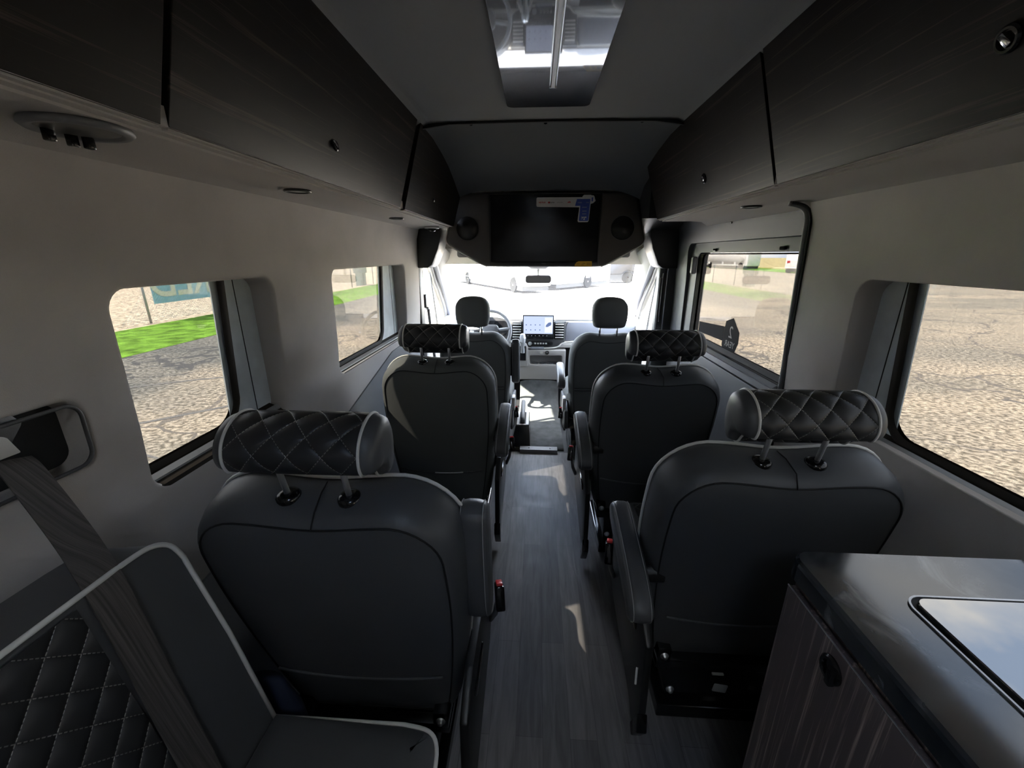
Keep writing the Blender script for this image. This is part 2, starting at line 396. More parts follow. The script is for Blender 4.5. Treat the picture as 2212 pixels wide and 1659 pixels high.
def cut(o, cutters, bevel=0, ang=50, seg=3):
    """boolean the cutter meshes away and bake the result"""
    tmp = []
    bpy.context.view_layer.update()
    for c in cutters:      # cutters are given in the object's own frame
        bmesh.ops.transform(c, matrix=o.matrix_world, verts=c.verts)
        me = bpy.data.meshes.new('tmp'); bmesh.ops.recalc_face_normals(c, faces=c.faces); c.to_mesh(me); c.free(); k = bpy.data.objects.new('tmp_cut', me); S.collection.objects.link(k); tmp.append(k)
        md = o.modifiers.new('b', 'BOOLEAN'); md.object = k; md.operation = 'DIFFERENCE'; md.solver = 'EXACT'
    if bevel:
        md = o.modifiers.new('v', 'BEVEL'); md.width = bevel; md.segments = seg; md.limit_method = 'ANGLE'; md.angle_limit = radians(ang)
    bpy.context.view_layer.update()
    me = bpy.data.meshes.new_from_object(o.evaluated_get(bpy.context.evaluated_depsgraph_get()))
    o.modifiers.clear(); old = o.data; o.data = me; me.name = o.name; bpy.data.meshes.remove(old)
    for k in tmp: d = k.data; bpy.data.objects.remove(k); bpy.data.meshes.remove(d)
    if bevel:
        for p in me.polygons: p.use_smooth = True
        me.set_sharp_from_angle(angle=radians(40))
    return o
RX = lambda a: Matrix.Rotation(radians(a), 4, 'X')
RY = lambda a: Matrix.Rotation(radians(a), 4, 'Y')
RZ = lambda a: Matrix.Rotation(radians(a), 4, 'Z')
T = lambda x, y, z: Matrix.Translation((x, y, z))

# ================================================================ van shell
WT = .86; WM = .872; WB = .885       # half widths of the lining at soffit, window and floor level
def wall_profile(s):
    return [(s * WB, -.02), (s * WB, .9), (s * WM, 1.1), (s * WT, 1.55), (s * (WT - .03), 1.66), (s * (WT + .07), 1.66), (s * .96, 1.4), (s * .965, 1.0), (s * .965, -.02)]
def cyl_cut(s, y0, y1, z0, z1, r, x0=.80, x1=1.0, rs=None):
    return prism(rrect(y0, y1, z0, z1, r, 6, rs), 'x', s * x0, s * x1)
wl = struct('wall_left', prism(wall_profile(-1), 'y', -.95, 2.93), M['lining'])
cut(wl, [cyl_cut(-1, .755, 1.262, .945, 1.385, .045), cyl_cut(-1, 1.655, 2.60, .955, 1.392, .045), cyl_cut(-1, .42, .652, 1.075, 1.203, .03, .80, .925)], .012)
wr = struct('wall_right', prism(wall_profile(1), 'y', -.95, 1.51), M['lining'])
cut(wr, [cyl_cut(1, .20, 1.248, .965, 1.385, .05)], .012)
# floor
struct('floor', bx(-.96, .96, -1.0, 2.86, -.06, 0), M['floor'])
# rear end behind the photographer, with its two door windows
wb = struct('wall_rear', bx(-.96, .96, -1.0, -.95, -.02, 2.0), M['lining'])
ro = struct('roof', bx(-1.0, 1.0, -1.0, 3.0, 2.03, 2.07), M['rvwhite'])
fill_light_hole = lambda: prism(rrect(-.19, .19, -.79, -.41, .04), 'z', 1.8, 2.2)     # unseen roof opening, added to let in sky light from behind
cut(ro, [fill_light_hole()])
# ceiling: flat headliner, rear part
cp = [(-.98, 1.62)] + [(-.98, 2.0), (.98, 2.0), (.98, 1.62), (.90, 1.64), (.62, 1.86)] + smoothp([(.56, 1.90, 0), (.50, 1.943, 0), (.40, 1.951, 0), (0, 1.955, 0), (-.40, 1.951, 0), (-.50, 1.943, 0), (-.56, 1.90, 0)], 4)[0:] + [(-.62, 1.86), (-.90, 1.64)]
cp = [(p[0], p[1]) for p in cp]
cut(struct('ceiling', prism(cp, 'y', -1.0, 1.848), M['ceil']), [fill_light_hole()])
struct('window_5', bx(-.27, .27, -.81, -.29, 2.075, 2.079), M['clear'])  # clear lid over the added fill-light opening
# front headliner: starts at the seam and drops towards the bulkhead
def front_ceiling():
    rings = []
    for y, dz in ((1.848, -.004), (1.86, .006), (2.0, .004), (2.2, -.012), (2.4, -.035), (2.6, -.07), (2.8, -.108), (2.845, -.115)):
        low = []
        for i in range(25):
            x = -.62 + 1.24 * i / 24
            z = 1.953 + dz - .35 * max(0, abs(x) - .40) ** 1.6 * 2.2
            low.append((x, y, z))
        rings.append([(-.98, y, 1.62)] + [(-.98, y, 2.03), (.98, y, 2.03), (.98, y, 1.62), (.86, y, 1.64)] + low[::-1] + [(-.86, y, 1.64)])
    return loft(rings)
struct('ceiling_front', front_ceiling(), M['ceil2'], 40)
struct('trim_1', prism([(x, z) for x, z in [(-.52, 1.935), (-.4, 1.949), (0, 1.953), (.4, 1.949), (.52, 1.935), (.52, 1.927), (.4, 1.942), (0, 1.946), (-.4, 1.942), (-.52, 1.927)]], 'y', 1.838, 1.85), M['seam'])
for i, x in enumerate((-.32, -.02, .36)):
    b = lathe([(.004, 0), (.007, -.002), (.007, -.005), (.003, -.007)], 12, mtx=T(x, 1.878, 1.955)); struct('trim_%d' % (i + 11), b, M['gblack'])

# soffits under the cabinets: shallow lip rails at the edge and a cove into the wall
def soffit(s, y0, y1):
    pr = [(s * .60, 1.640), (s * .60, 1.632), (s * .612, 1.632), (s * .612, 1.626), (s * .628, 1.626), (s * .628, 1.622), (s * .78, 1.622), (s * .835, 1.618), (s * .865, 1.600), (s * .90, 1.600), (s * .90, 1.66), (s * .60, 1.66)]
    return prism(pr, 'y', y0, y1)
struct('trim_2', soffit(-1, -.94, 2.95), M['soffit'], 35)
struct('trim_3', soffit(1, -.94, 2.42), M['soffit'], 35)
# lower wall panels (dark ribbed fabric below the belt line)
def lower_panel(s, y0, y1):
    pts = [(y0, .0), (y1, .0), (y1, .93), (2.3 if y1 > 2.3 else y1 - .05, .91), (1.35, .70), (y0, .52)]
    return prism(pts, 'x', s * .878, s * .89)
struct('trim_4', lower_panel(-1, -.9, 2.92), M['ceil'])

# side windows: tinted pane, rubber gasket, sill and blind panel, set behind the lining
def side_window(n, s, g0, g1, z0, z1, p1, slant):
    """glass from g0 to g1, panel from g1 to p1 (y), s = side"""
    w = sthing('window_%d' % n, (s * .93, (g0 + g1) / 2, z0))
    cx, cy, cz = w.location
    def pr(pts, a, b): return prism([(y - cy, z - cz) for y, z in pts], 'x', a * s, b * s)
    obj('pane', pr(rrect(g0 - .05, g1 + .13, z0 - .02, z1 + .05, .05), .012, .016), M['tint'], w)
    # gasket ring with a bowed forward side
    def out(d):
        pts = rrect(g0 - .05 - d, g1 + d, z0 - d, z1 + .05 + d, .055 + d, 8); res = []
        for y, z in pts:
            if y > g1 - .1: y += slant * ((z - z0) / (z1 - z0)) - .012 * 4 * (((z - z0) / (z1 - z0)) - .5) ** 2
            res.append((y - cy, z - cz))
        return res
    o, i = out(.030), out(0)
    b = loft([[(s * .0, y, z) for y, z in i], [(s * -.004, y, z) for y, z in out(.008)], [(s * -.004, y, z) for y, z in out(.024)], [(s * .0, y, z) for y, z in o], [(s * .0115, y, z) for y, z in o], [(s * .0115, y, z) for y, z in i]], False, False)
    obj('gasket', b, M['rubber'], w, 40)
    obj('blind_panel', pr([(g1 - .02, z0 - .1), (p1 + .15, z0 - .1), (p1 + .15, z1 + .1), (g1 - .02 + slant, z1 + .1)], .008, .011), M['blind'], w)
    bs = bx(min(s * .0068, s * .009), max(s * .0068, s * .009), p1 - .075 - cy, p1 - .0725 - cy, -.05, z1 - z0 + .05)
    obj('blind_seam', bs, M['seam'], w)
    # sill: dark ledge, aluminium strip, dark lower ledge
    a = -.055 if s < 0 else -.055
    obj('sill_ledge', prism([(s * -.046, -.034), (s * .02, -.006), (s * .02, -.045), (s * -.046, -.045)], 'y', g0 + .04 - cy, p1 - .012 - cy), M['rubber'], w)
    obj('sill_strip', prism([(s * -.030, -.022), (s * -.016, -.014), (s * -.016, -.022), (s * -.030, -.030)], 'y', g0 + .04 - cy, p1 - .012 - cy), M['alu'], w)
    return w
side_window(1, -1, .70, 1.085, .985, 1.40, 1.262, .045)
side_window(2, -1, 1.60, 2.295, .985, 1.40, 2.60, .085)
side_window(3, 1, .15, 1.095, .985, 1.40, 1.248, .05)
# pocket lining of the belt recess
struct('trim_5', prism(rrect(.424, .648, 1.079, 1.199, .027), 'x', -.921, -.917), M['black'])
rim = [(-.868 if z < 1.14 else -.866, y, z) for y, z in rrect(.426, .646, 1.081, 1.197, .026, 6)]
struct('trim_6', tube(rim, .0035, 6, True), M['dkgrey'], True)

# sliding door: lining with stepped recess round its window
door = sthing('door_1')
dl = obj('door_lining', prism([(.905, -.02), (.90, .9), (.895, 1.3), (.88, 1.58), (.86, 1.645), (.87, 1.70), (.97, 1.7), (.97, -.02)], 'y', 1.50, 2.96), M['dkgrey'], door)
cut(dl, [prism(rrect(1.44, 2.72, .90, 1.515, .06), 'x', .80, .915), prism(rrect(1.44, 2.61, .955, 1.462, .035), 'x', .80, 1.1)], .014)
obj('pane', prism(rrect(1.42, 2.63, .94, 1.475, .04), 'x', .938, .942), M['tint'], door)
rg = rrect(1.44, 2.605, .962, 1.458, .035, 6); ri = rrect(1.46, 2.575, .99, 1.452, .03, 6)
obj('gasket', loft([[(.925, y, z) for y, z in ri], [(.915, y, z) for y, z in inset(rg, .006)], [(.918, y, z) for y, z in rg], [(.936, y, z) for y, z in rg], [(.936, y, z) for y, z in ri]], False, False), M['rubber'], door, 40)
obj('sill_strip', prism([(.893, .945), (.912, .958), (.914, .952), (.897, .938)], 'y', 1.6, 2.5), M['alu'], door)
for y in (1.72, 2.36):
    obj('blind_clip', bx(.905, .925, y, y + .035, 1.468, 1.482, .003), M['gblack'], door)
obj('screw_cover', lathe([(.001, .003), (.008, .002), (.009, 0), (.009, -.01)], 14, mtx=T(.873, 2.14, 1.60) @ RY(-90)), M['gblack'], door, True)
obj('grab_bump', bx(.88, .91, 2.60, 2.635, 1.34, 1.44, .01, seg=3), M['midgrey'], door, 40)
# welt and edge trim of the lining beside the door
def welt(x, y, z0, z1): return [(x - .004, y, z0), (x - .006, y, .9), (x - .018, y, 1.2), (x - .03, y, 1.5), (x - .034, y, 1.57), (x - .05, y + .012, 1.603), (x - .09, y + .02, 1.615)]
struct('trim_7', tube(smoothp(welt(.885, 1.522, 0, 1.6), 5), .009, 8), M['midgrey'], True)
struct('trim_8', tube(smoothp(welt(.888, 1.508, 0, 1.6), 5), .005, 8), M['seam'], True)

# door pillar in front of the sliding door (black, ribbed)
struct('wall_pillar_right', prism([(.86, 2.93), (.80, 2.97), (.795, 3.02), (.83, 3.05), (.97, 3.05), (.97, 2.93)], 'z', -.02, 1.62, .006), M['black'], 40)
struct('wall_pillar_left', prism([(-.868, 2.925), (-.862, 2.96), (-.865, 3.0), (-.97, 3.0), (-.97, 2.925)], 'z', -.02, 1.62, .004), M['black'], 40)
for i, (x, y, z0, z1) in enumerate(((.842, 2.925, .75, 1.50), (.818, 2.945, 1.0, 1.33), (.806, 2.957, .9, 1.30), (.806, 2.957, 1.37, 1.40))):
    struct('trim_%d' % (20 + i), tube([(x, y, z0), (x, y, z1)], .0045, 8), M['midgrey'], True)
# speaker-like black boxes closing the corners under the cabinets' front ends
def corner_box(s):
    pts = [(s * .90, 1.62), (s * .90, 1.362), (s * .795, 1.362), (s * .765, 1.385), (s * .715, 1.49), (s * .695, 1.57), (s * .70, 1.66), (s * .9, 1.66)]
    return prism(pts, 'y', 2.90, 3.12, .012)
struct('trim_9', corner_box(-1), M['black'], 40)
struct('trim_10', corner_box(1), M['black'], 40)
# rounded dark cheek joining the right cabinet's end to the bulkhead
struct('trim_15', loft([[(.56, 2.44, 1.64), (.56, 2.44, 1.93), (.97, 2.44, 1.93), (.97, 2.44, 1.64)], [(.585, 2.70, 1.66), (.57, 2.70, 1.88), (.97, 2.70, 1.9), (.97, 2.70, 1.66)], [(.66, 2.94, 1.60), (.60, 2.94, 1.85), (.97, 2.94, 1.85), (.97, 2.94, 1.6)], [(.66, 3.1, 1.58), (.6, 3.1, 1.8), (.97, 3.1, 1.8), (.97, 3.1, 1.58)]]), M['black'], 60)
struct('trim_16', tube(smoothp([(.575, 2.46, 1.86), (.58, 2.62, 1.845), (.60, 2.78, 1.80), (.63, 2.9, 1.74)], 5), .005, 6), M['dkgrey'], True)

# ================================================================ cab
struct('roof_cab', loft([[(-.97, 2.86, 1.86), (-.97, 2.86, 2.0), (.97, 2.86, 2.0), (.97, 2.86, 1.86)], [(-.97, 3.3, 1.68), (-.97, 3.3, 1.95), (.97, 3.3, 1.95), (.97, 3.3, 1.68)], [(-.95, 3.7, 1.46), (-.95, 3.7, 1.9), (.95, 3.7, 1.9), (.95, 3.7, 1.46)]]), M['cabgrey'])
struct('trim_30', prism(rrect(-.86, .86, 1.375, 1.50, .03), 'y', 3.58, 3.72), M['cabgrey'], 40)    # header rail
struct('trim_31', prism(rrect(-.70, .70, 1.43, 1.50, .02), 'y', 3.50, 3.60), M['dkgrey'], 40)
struct('floor_cab', bx(-.97, .97, 2.86, 4.75, -.08, -.012), M['black'])
def carpet():
    rings = []
    for y, z, h in ((2.905, -.008, 0), (2.92, .006, 0), (3.0, .008, 0), (3.34, .008, .0), (3.45, .010, .02), (3.6, .014, .035), (3.78, .04, .03), (3.88, .12, .03), (3.92, .24, .02)):
        rings.append([(x, y, z + h * (1 - (x / .19) ** 4)) for x in [-.19 + .38 * i / 16 for i in range(17)]] + [(.19, y, -.01), (-.19, y, -.01)])
    return loft(rings)
tag(obj('cab_carpet', carpet(), M['carpet'], None, 50), 'grey speckled carpet on the floor between the two front seats', 'carpet')
th = thing('threshold_strip', 'thin metal threshold strip where the plank floor meets the cab carpet', 'threshold', (.02, 2.87, 0))
obj('strip', prism([(-.03, 0), (-.028, .028), (.02, .034), (.03, 0)], 'x', -.17, .115), M['midgrey'], th, 40)
for x in (-.10, .06): obj('screw', lathe([(.004, .002), (.005, 0)], 10, mtx=T(x, -.005, .032)), M['chrome'], th)

# cab doors (below the glass), pillars and glass
def cab_door(s, n):
    d = sthing('door_%d' % n, (s * .95, 3.8, 0))
    obj('door_panel', prism([(-.74, -.05), (-.74, .83), (.3, .80), (.9, .76), (.9, -.05)], 'x', s * -.045, s * .02, .01), M['cabgrey'], d, 40)
    obj('pane', prism([(-.74, .80), (-.70, 1.42), (-.25, 1.42), (.12, 1.16), (.4, .80)], 'x', s * -.010, s * -.006), M['clear'], d)
    fr = smoothp([(s * -.01, -.66, .80), (s * -.03, -.62, 1.36), (s * -.04, -.42, 1.38), (s * -.03, -.22, 1.24), (s * -.015, .08, 1.02), (s * -.0, .26, .84), (s * -.0, .27, .78)], 8)
    obj('window_channel', tube(fr, .016, 8), M['midgrey'], d, True)
    fr2 = [(p[0] - s * .03, p[1] + .045, p[2] + .02) for p in fr[14:]]
    obj('weather_strip', tube(fr2, .02, 8), M['dashdark'], d, True)
    obj('divider_bar', tube([(s * -.005, -.10, .8), (s * -.005, -.30, 1.38)], .011, 8), M['midgrey'], d, True)
cab_door(-1, 2); cab_door(1, 3)
for s, n in ((-1, 40), (1, 41)):
    # front pillar, pale
    struct('trim_%d' % n, loft([[(s * .97, 3.30, 1.52), (s * .80, 3.40, 1.52), (s * .76, 3.66, 1.44), (s * .80, 3.72, 1.46), (s * .97, 3.6, 1.46)],
                               [(s * .95, 3.40, 1.40), (s * .865, 3.46, 1.40), (s * .79, 3.66, 1.36), (s * .80, 3.72, 1.38), (s * .95, 3.62, 1.38)],
                               [(s * .955, 3.72, 1.12), (s * .915, 3.76, 1.13), (s * .83, 3.95, 1.13), (s * .84, 4.02, 1.13), (s * .955, 3.95, 1.13)],
                               [(s * .97, 4.05, .86), (s * .93, 4.08, .86), (s * .88, 4.42, .84), (s * .89, 4.5, .84), (s * .97, 4.45, .84)]]), M['cabgrey'], 60)
    # B pillar with belt slot
    struct('trim_%d' % (n + 2), loft([[(s * .955, 3.0, 1.62), (s * .84, 3.0, 1.62), (s * .84, 3.12, 1.56), (s * .955, 3.14, 1.56)], [(s * .955, 3.0, 1.30), (s * .90, 3.0, 1.30), (s * .90, 3.10, 1.30), (s * .955, 3.12, 1.30)],
                                     [(s * .955, 3.0, 1.0), (s * .885, 3.0, 1.0), (s * .885, 3.12, 1.0), (s * .955, 3.14, 1.0)], [(s * .955, 3.0, .0), (s * .88, 3.0, .0), (s * .88, 3.2, .0), (s * .955, 3.2, .0)]]), M['cabgrey'], 60)
    struct('wall_cab_%s' % ('left' if s < 0 else 'right'), prism([(2.93, -.05), (3.1, -.05), (3.1, 1.40), (3.74, 1.40), (3.74, 1.5), (3.3, 1.75), (2.93, 1.9)], 'x', min(s * .955, s * .972), max(s * .955, s * .972)), M['cabgrey'])
    bl = thing('seat_belt', ('pale shoulder belt hanging from its anchor on the %s front door pillar' % ('left' if s < 0 else 'right')), 'seat belt', (s * .875, 3.07, 1.12), group='front shoulder belts')
    obj('anchor', prism(rrect(-.02, .02, -.05, .05, .015), 'x', -.012, .012, .004), M['dkgrey'], bl, 40)
    obj('guide_loop', lathe([(.010, -.012), (.014, 0), (.010, .012)], 16, mtx=T(-s * .014, 0, -.055) @ RY(90)), M['chrome'], bl, True)
    bb = tube([(-s * .02, .0, -.06), (-s * .03, .02, -.30), (-s * .05, .05, -.62)], .011, 8)
    obj('webbing', bb, M['midgrey'], bl, True)
wsg = loft([[(-.80, 3.70, 1.42), (.80, 3.70, 1.42)], [(-.94, 4.78, .76), (.94, 4.78, .76)]], False, False, closed=False)
struct('window_4', wsg, M['clear'])
struct('wall_firewall', bx(-.97, .97, 4.74, 4.80, -.2, .77), M['black'])

# ================================================================ outside
GZ = -.75
struct('ground', bx(-9.25, 32, -30, 140, GZ - .1, GZ), M['ground'])
struct('lawn', bx(-12.6, -9.25, -30, 140, GZ - .1, GZ + .005), M['grass'])
struct('gravel_bed', bx(-60, -12.6, -30, 140, GZ - .1, GZ + .004), M['gravel'])
struct('lawn_far', bx(32, 38, -30, 140, GZ - .1, GZ + .04), M['grass'])
struct('field', bx(38, 260, -30, 300, GZ - .1, GZ + .2), M['field'])
# tar-filled cracks in the asphalt on the left
for i, pts in enumerate(([(-7.2, 3.2), (-5.2, 5.1), (-3.4, 6.9)], [(-6.0, 4.4), (-4.2, 3.9), (-2.6, 3.2)], [(-7.6, 6.0), (-5.6, 7.2), (-2, 8.2)])):
    pp = smoothp([(x, y, GZ + .001) for x, y in pts], 8)
    t = loft([[(p.x - .03, p.y + .03, GZ + .003), (p.x + .03, p.y - .03, GZ + .003)] for p in pp], False, False, closed=False)
    struct('crack_filler' if i == 0 else 'crack_filler.%03d' % i, t, mat('tar_%d' % i, (.17, .165, .16), .8))

# ================================================================ seats
def resample(poly, n):
    P = [Vector(p) for p in poly]; N = len(P); seg = [(P[(i + 1) % N] - P[i]).length for i in range(N)]; tot = sum(seg); out = []; i = 0; acc = 0
    for k in range(n):
        t = tot * k / n
        while acc + seg[i] < t: acc += seg[i]; i += 1
        out.append(P[i].lerp(P[(i + 1) % N], (t - acc) / max(seg[i], 1e-9)))
    return [(p.x, p.y) for p in out]
def back_outline(H, hw_top, hw_mid, hw_bot, r=.125, dip=.014):
    poly = resample(rrect(-hw_mid, hw_mid, 0, H, .1, 14, (r, r, .05, .05)), 110); out = []
    for x, v in poly:
        t = v / H
        k = hw_bot / hw_mid + (1 - hw_bot / hw_mid) * (1 - max(0, (.70 - t) / .70) ** 1.7)
        if t > .7: k *= 1 - (1 - hw_top / hw_mid) * ((t - .7) / .3) ** 2
        out.append((x * k, v - dip * exp(-(x / .10) ** 2) * t ** 10))
    return out
def back_shell(poly, secs, X):
    """secs: (depth rearwards, inset); X maps (x, v, d) to local space"""
    return [[X(x, v, d) for x, v in (inset(poly, i) if i else poly)] for d, i in secs]
def make_backrest(root, H, z0, th, lean, widths, m_back, m_side, piped=True, seams=True, pocket=.30):
    a = radians(lean); top_y = 0
    ax = Vector((0, -sin(a), cos(a))); dp = Vector((0, -cos(a), -sin(a)))
    base = Vector((0, 0, z0 + H * cos(a))) - ax * H
    def X(x, v, d):
        return base + Vector((x, 0, 0)) + ax * v + dp * (d + .03 * (1 - v / H) ** 2 * 0) 
    poly = back_outline(H, *widths)
    secs = [(-.014, .08), (-.020, .05), (-.008, .014), (0, 0), (.02, -.003), (th * .55, -.001), (th * .80, .008), (th * .94, .018), (th, .030)]
    body = obj('backrest', loft(back_shell(poly, secs, X), True, False), m_side, root, 60)
    # rear panel, gently domed
    def dome(i): return th + .012 * (1 - exp(-i / .05))
    rs = []
    p0 = inset(poly, .030)
    cx, cv = 0, H * .5
    for k in (0, .02, .06, .15, .35, .7, .95):
        rs.append([X(x + (cx - x) * k, v + (cv - v) * k, th + .016 * (1 - (1 - k) ** 5)) for x, v in p0])
    obj('back_panel', loft(rs, False, True), m_back, root, True)
    if seams:
        obj('back_seam', tube([X(x, v, th + .0005) for x, v in inset(poly, .028)], .0022, 5, True), M['seam'], root, True)
        pk = [X(-.21 + .42 * i / 24, pocket - .028 * (1 - ((i - 12) / 12) ** 2) if pocket else 0, th + .016) for i in range(25)]
        obj('pocket_edge', tube(pk, .004, 6), M['dkgrey'] if m_back is not M['leather'] else M['leather'], root, True)
        if m_back is M['leather2']:      # glint of light on the pocket edge, made as a short white bead
            obj('pocket_glint', tube([(p[0], p[1] - .002, p[2] + .004) for p in pk[10:19]], .003, 6), M['piping'], root, True)
        # short seam across the top between the headrest posts
        obj('centre_seam', tube([X(-.004, H - .012, .012), X(0, H - .008, th * .4), X(.004, H - .016, th * .8), X(.002, H - .042, th + .003)], .0016, 5), M['seam'], root, True)
    if piped:
        obj('piping', tube([X(x, v, -.001) for x, v in inset(poly, -.003)], .0042, 8, True), M['piping'], root, True)
    return X
def headrest_quilted(root, pos, X, H, th, k0=.80):
    prof = smoothp([(-.072, .002, 0), (-.080, .03, 0), (-.070, .066, 0), (-.042, .095, 0), (.0, .110, 0), (.038, .104, 0), (.062, .078, 0), (.070, .03, 0), (.062, -.025, 0), (.045, -.052, 0), (.018, -.05, 0), (-.004, -.022, 0), (-.032, -.006, 0), (-.058, -.006, 0)], 5, True)
    prof = [(p.x * k0, p.y * k0) for p in prof]; n = len(prof)
    cy, cz = -.005, .03
    arc = [0]
    for i in range(n): a, b = Vector(prof[i]), Vector(prof[(i + 1) % n]); arc.append(arc[-1] + (b - a).length)
    px, py, pz = pos
    def ring(x, k=1., sw=0): return [(px + x, py + cy + (y - cy) * k, pz + cz + (z - cz) * k + sw) for y, z in prof]
    xs = [-.122, -.116, -.092, -.046, 0, .046, .092, .116, .122]; ks = [1., 1.012, 1.02, 1.025, 1.028, 1.025, 1.02, 1.012, 1.0]
    hr = obj('headrest', loft([ring(x, k) for x, k in zip(xs, ks)], False, False, uvs=lambda i, j: (xs[i] + .5, arc[j] + .1)), M['quilt'], root, True)
    for s in (-1, 1):
        obj('end_cap', loft([ring(s * .122, 1.0), ring(s * .130, .985), ring(s * .143, .90), ring(s * .150, .72), ring(s * .152, .4)], False, True), M['leather'], hr, True)
        obj('piping', tube([p for p in ring(s * .123, 1.012)], .0029, 8, True), M['piping'], hr, True)
    for s in (-1, 1):
        obj('headrest_post', tube([X(s * .063, H + .11, th * .50), X(s * .063, H - .02, th * .50)], .0060, 12), M['steel'], hr, True)
    return hr
def collars(root, X, H, th):
    for s in (-1, 1):
        c = X(s * .063, H - .012, th * .50)
        b = lathe([(.024, -.006), (.024, .002), (.019, .008), (.012, .010), (.008, .010)], 20, mtx=T(c.x, c.y, c.z + .002) @ RX(8))
        obj('post_collar', b, M['gblack'], root, 40)
def armrest(root, x, s, y0, z0, y1, z1, w=.062, h=.075, up=False):
    """padded rail from (y0,z0) rear to (y1,z1) front; centre line of the top face"""
    a = Vector((x, y0, z0)); b = Vector((x, y1, z1)); d = b - a; Ln = d.length; d.normalize(); nrm = Vector((0, -d.z, d.y))
    side = [(0, -h + .03), (.012, -h + .008), (.045, -h), (Ln - .06, -h + .006), (Ln - .02, -h + .016), (Ln, -h * .5), (Ln - .004, -.016), (Ln - .03, 0), (Ln * .6, .006), (Ln * .3, .004), (.05, -.004), (.015, -.018), (.002, -.034)]
    side = [(p.x, p.y) for p in smoothp([(u, v, 0) for u, v in side], 4, True)]
    def P(u, v, xx): q = a + d * u + nrm * v; return (x + xx, q.y, q.z)
    cx_, cv_ = Ln / 2, -h / 2
    rings = []
    for xx, ins in ((-w / 2, .012), (-w / 2 + .003, .005), (-w / 2 + .010, 0), (-.01, -.003), (.01, -.003), (w / 2 - .010, 0), (w / 2 - .003, .005), (w / 2, .012)):
        rings.append([P(u, v, xx) for u, v in inset(side, ins)])
    ar = obj('armrest', loft(rings), M['arm'], root, 60)
    for xx in (-w / 2 + .009, w / 2 - .009):
        pts = [P(u, v, xx) for u, v in inset(side, -.0012)]
        obj('stitching', tube(pts, .0011, 4, True), M['thread'] if not up else M['thread'], ar, True)
    return ar
def cushion(root, w, y0, y1, z0, z1, quilt=True):
    poly = rrect(-w, w, y0, y1, .06, 6)
    poly = [(x, y) for x, y in poly]
    secs = [(z0, .03), (z0 + .01, .008), (z0 + .03, 0), (z1 - .045, 0)]
    b = loft([[(x, y, z) for x, y in (inset(poly, i) if i else poly)] for z, i in secs], True, False)
    obj('cushion', b, M['leather'], root, 60)
    def top(i): return z1 - .045 + .045 * (1 - exp(-i / .025))
    rs = [[(x, y, top(i)) for x, y in (inset(poly, i) if i else poly)] for i in (0, .006, .016, .03, .05)]
    k = obj('cushion_rim', loft(rs, False, False), M['leather'], root, True)
    q = inset(poly, .05); c = ((0), (y0 + y1) / 2)
    bm = loft([[(x + (c[0] - x) * t, y + (c[1] - y) * t, top(.05) + .004 * t) for x, y in q] for t in (0, .3, .7, 1 - 1e-3)], False, True)
    ul = bm.loops.layers.uv.new('uv')
    for f in bm.faces:
        for l in f.loops: l[ul].uv = (l.vert.co.x + 1, l.vert.co.y + 1)
    obj('cushion_quilt', bm, M['quilt'], root, True)
    obj('cushion_piping', tube([(x, y, z1 - .046) for x, y in inset(poly, -.003)], .004, 8, True), M['piping'], root, True)
def pedestal(root, s, full=False):
    b = bx(-.19, .19, .02, .42, 0, .05, .004)
    obj('base_plate', b, M['gblack'], root)
    b = bx(-.17, .17, .04, .40, .05, .20, .006); bx(-.21, .21, .03, .46, .20, .235, .004, b); bx(-.21, -.17, .02, .48, .235, .29, .003, b); bx(.17, .21, .02, .48, .235, .29, .003, b)
    obj('swivel_base', b, M['gblack'], root, 40)
    for x, y, z in ((-.15, .035, .10), (.15, .035, .13), (-.19, .018, .262), (.19, .018, .262), (.15, .0, .028 + .03)):
        obj('bolt', lathe([(.001, .008), (.007, .007), (.008, 0), (.013, -.001), (.013, -.004)], 12, mtx=T(x, y, z) @ RX(90)), M['steel'], root, True)
    # plastic skirt on the aisle side
    pts = [(-.085, .16), (-.075, .40), (.02, .47), (.30, .46), (.44, .40), (.46, .26), (.36, .17), (.02, .08), (-.03, .045)]
    obj('side_skirt', prism(pts, 'x', s * .262, s * .285, .006), M['black'], root, 40)
    obj('skirt_tip', prism([(-.085, .16), (-.03, .045), (-.055, .02), (-.10, .10)], 'x', s * .258, s * .289, .004), M['gblack'], root, 40)
    obj('recline_lever', bx(s * .285 - .006, s * .285 + .006, .02, .16, .36, .385, .004), M['gblack'], root, 40)
def buckle(root, s, y, z):
    b = obj('buckle', bx(-.014, .014, -.028, .028, -.045, .03, .005), M['gblack'], root, 40, (s * .325, y, z), (radians(-25), 0, s * .2))
    obj('release_button', bx(-.010, .010, -.020, .020, .028, .038, .003), M['red'], b, 40)
    obj('stalk', tube([(0, 0, -.04), (-s * .01, .02, -.10), (-s * .03, .05, -.16)], .009, 8), M['midgrey'], root, True, (s * .318, y, z))
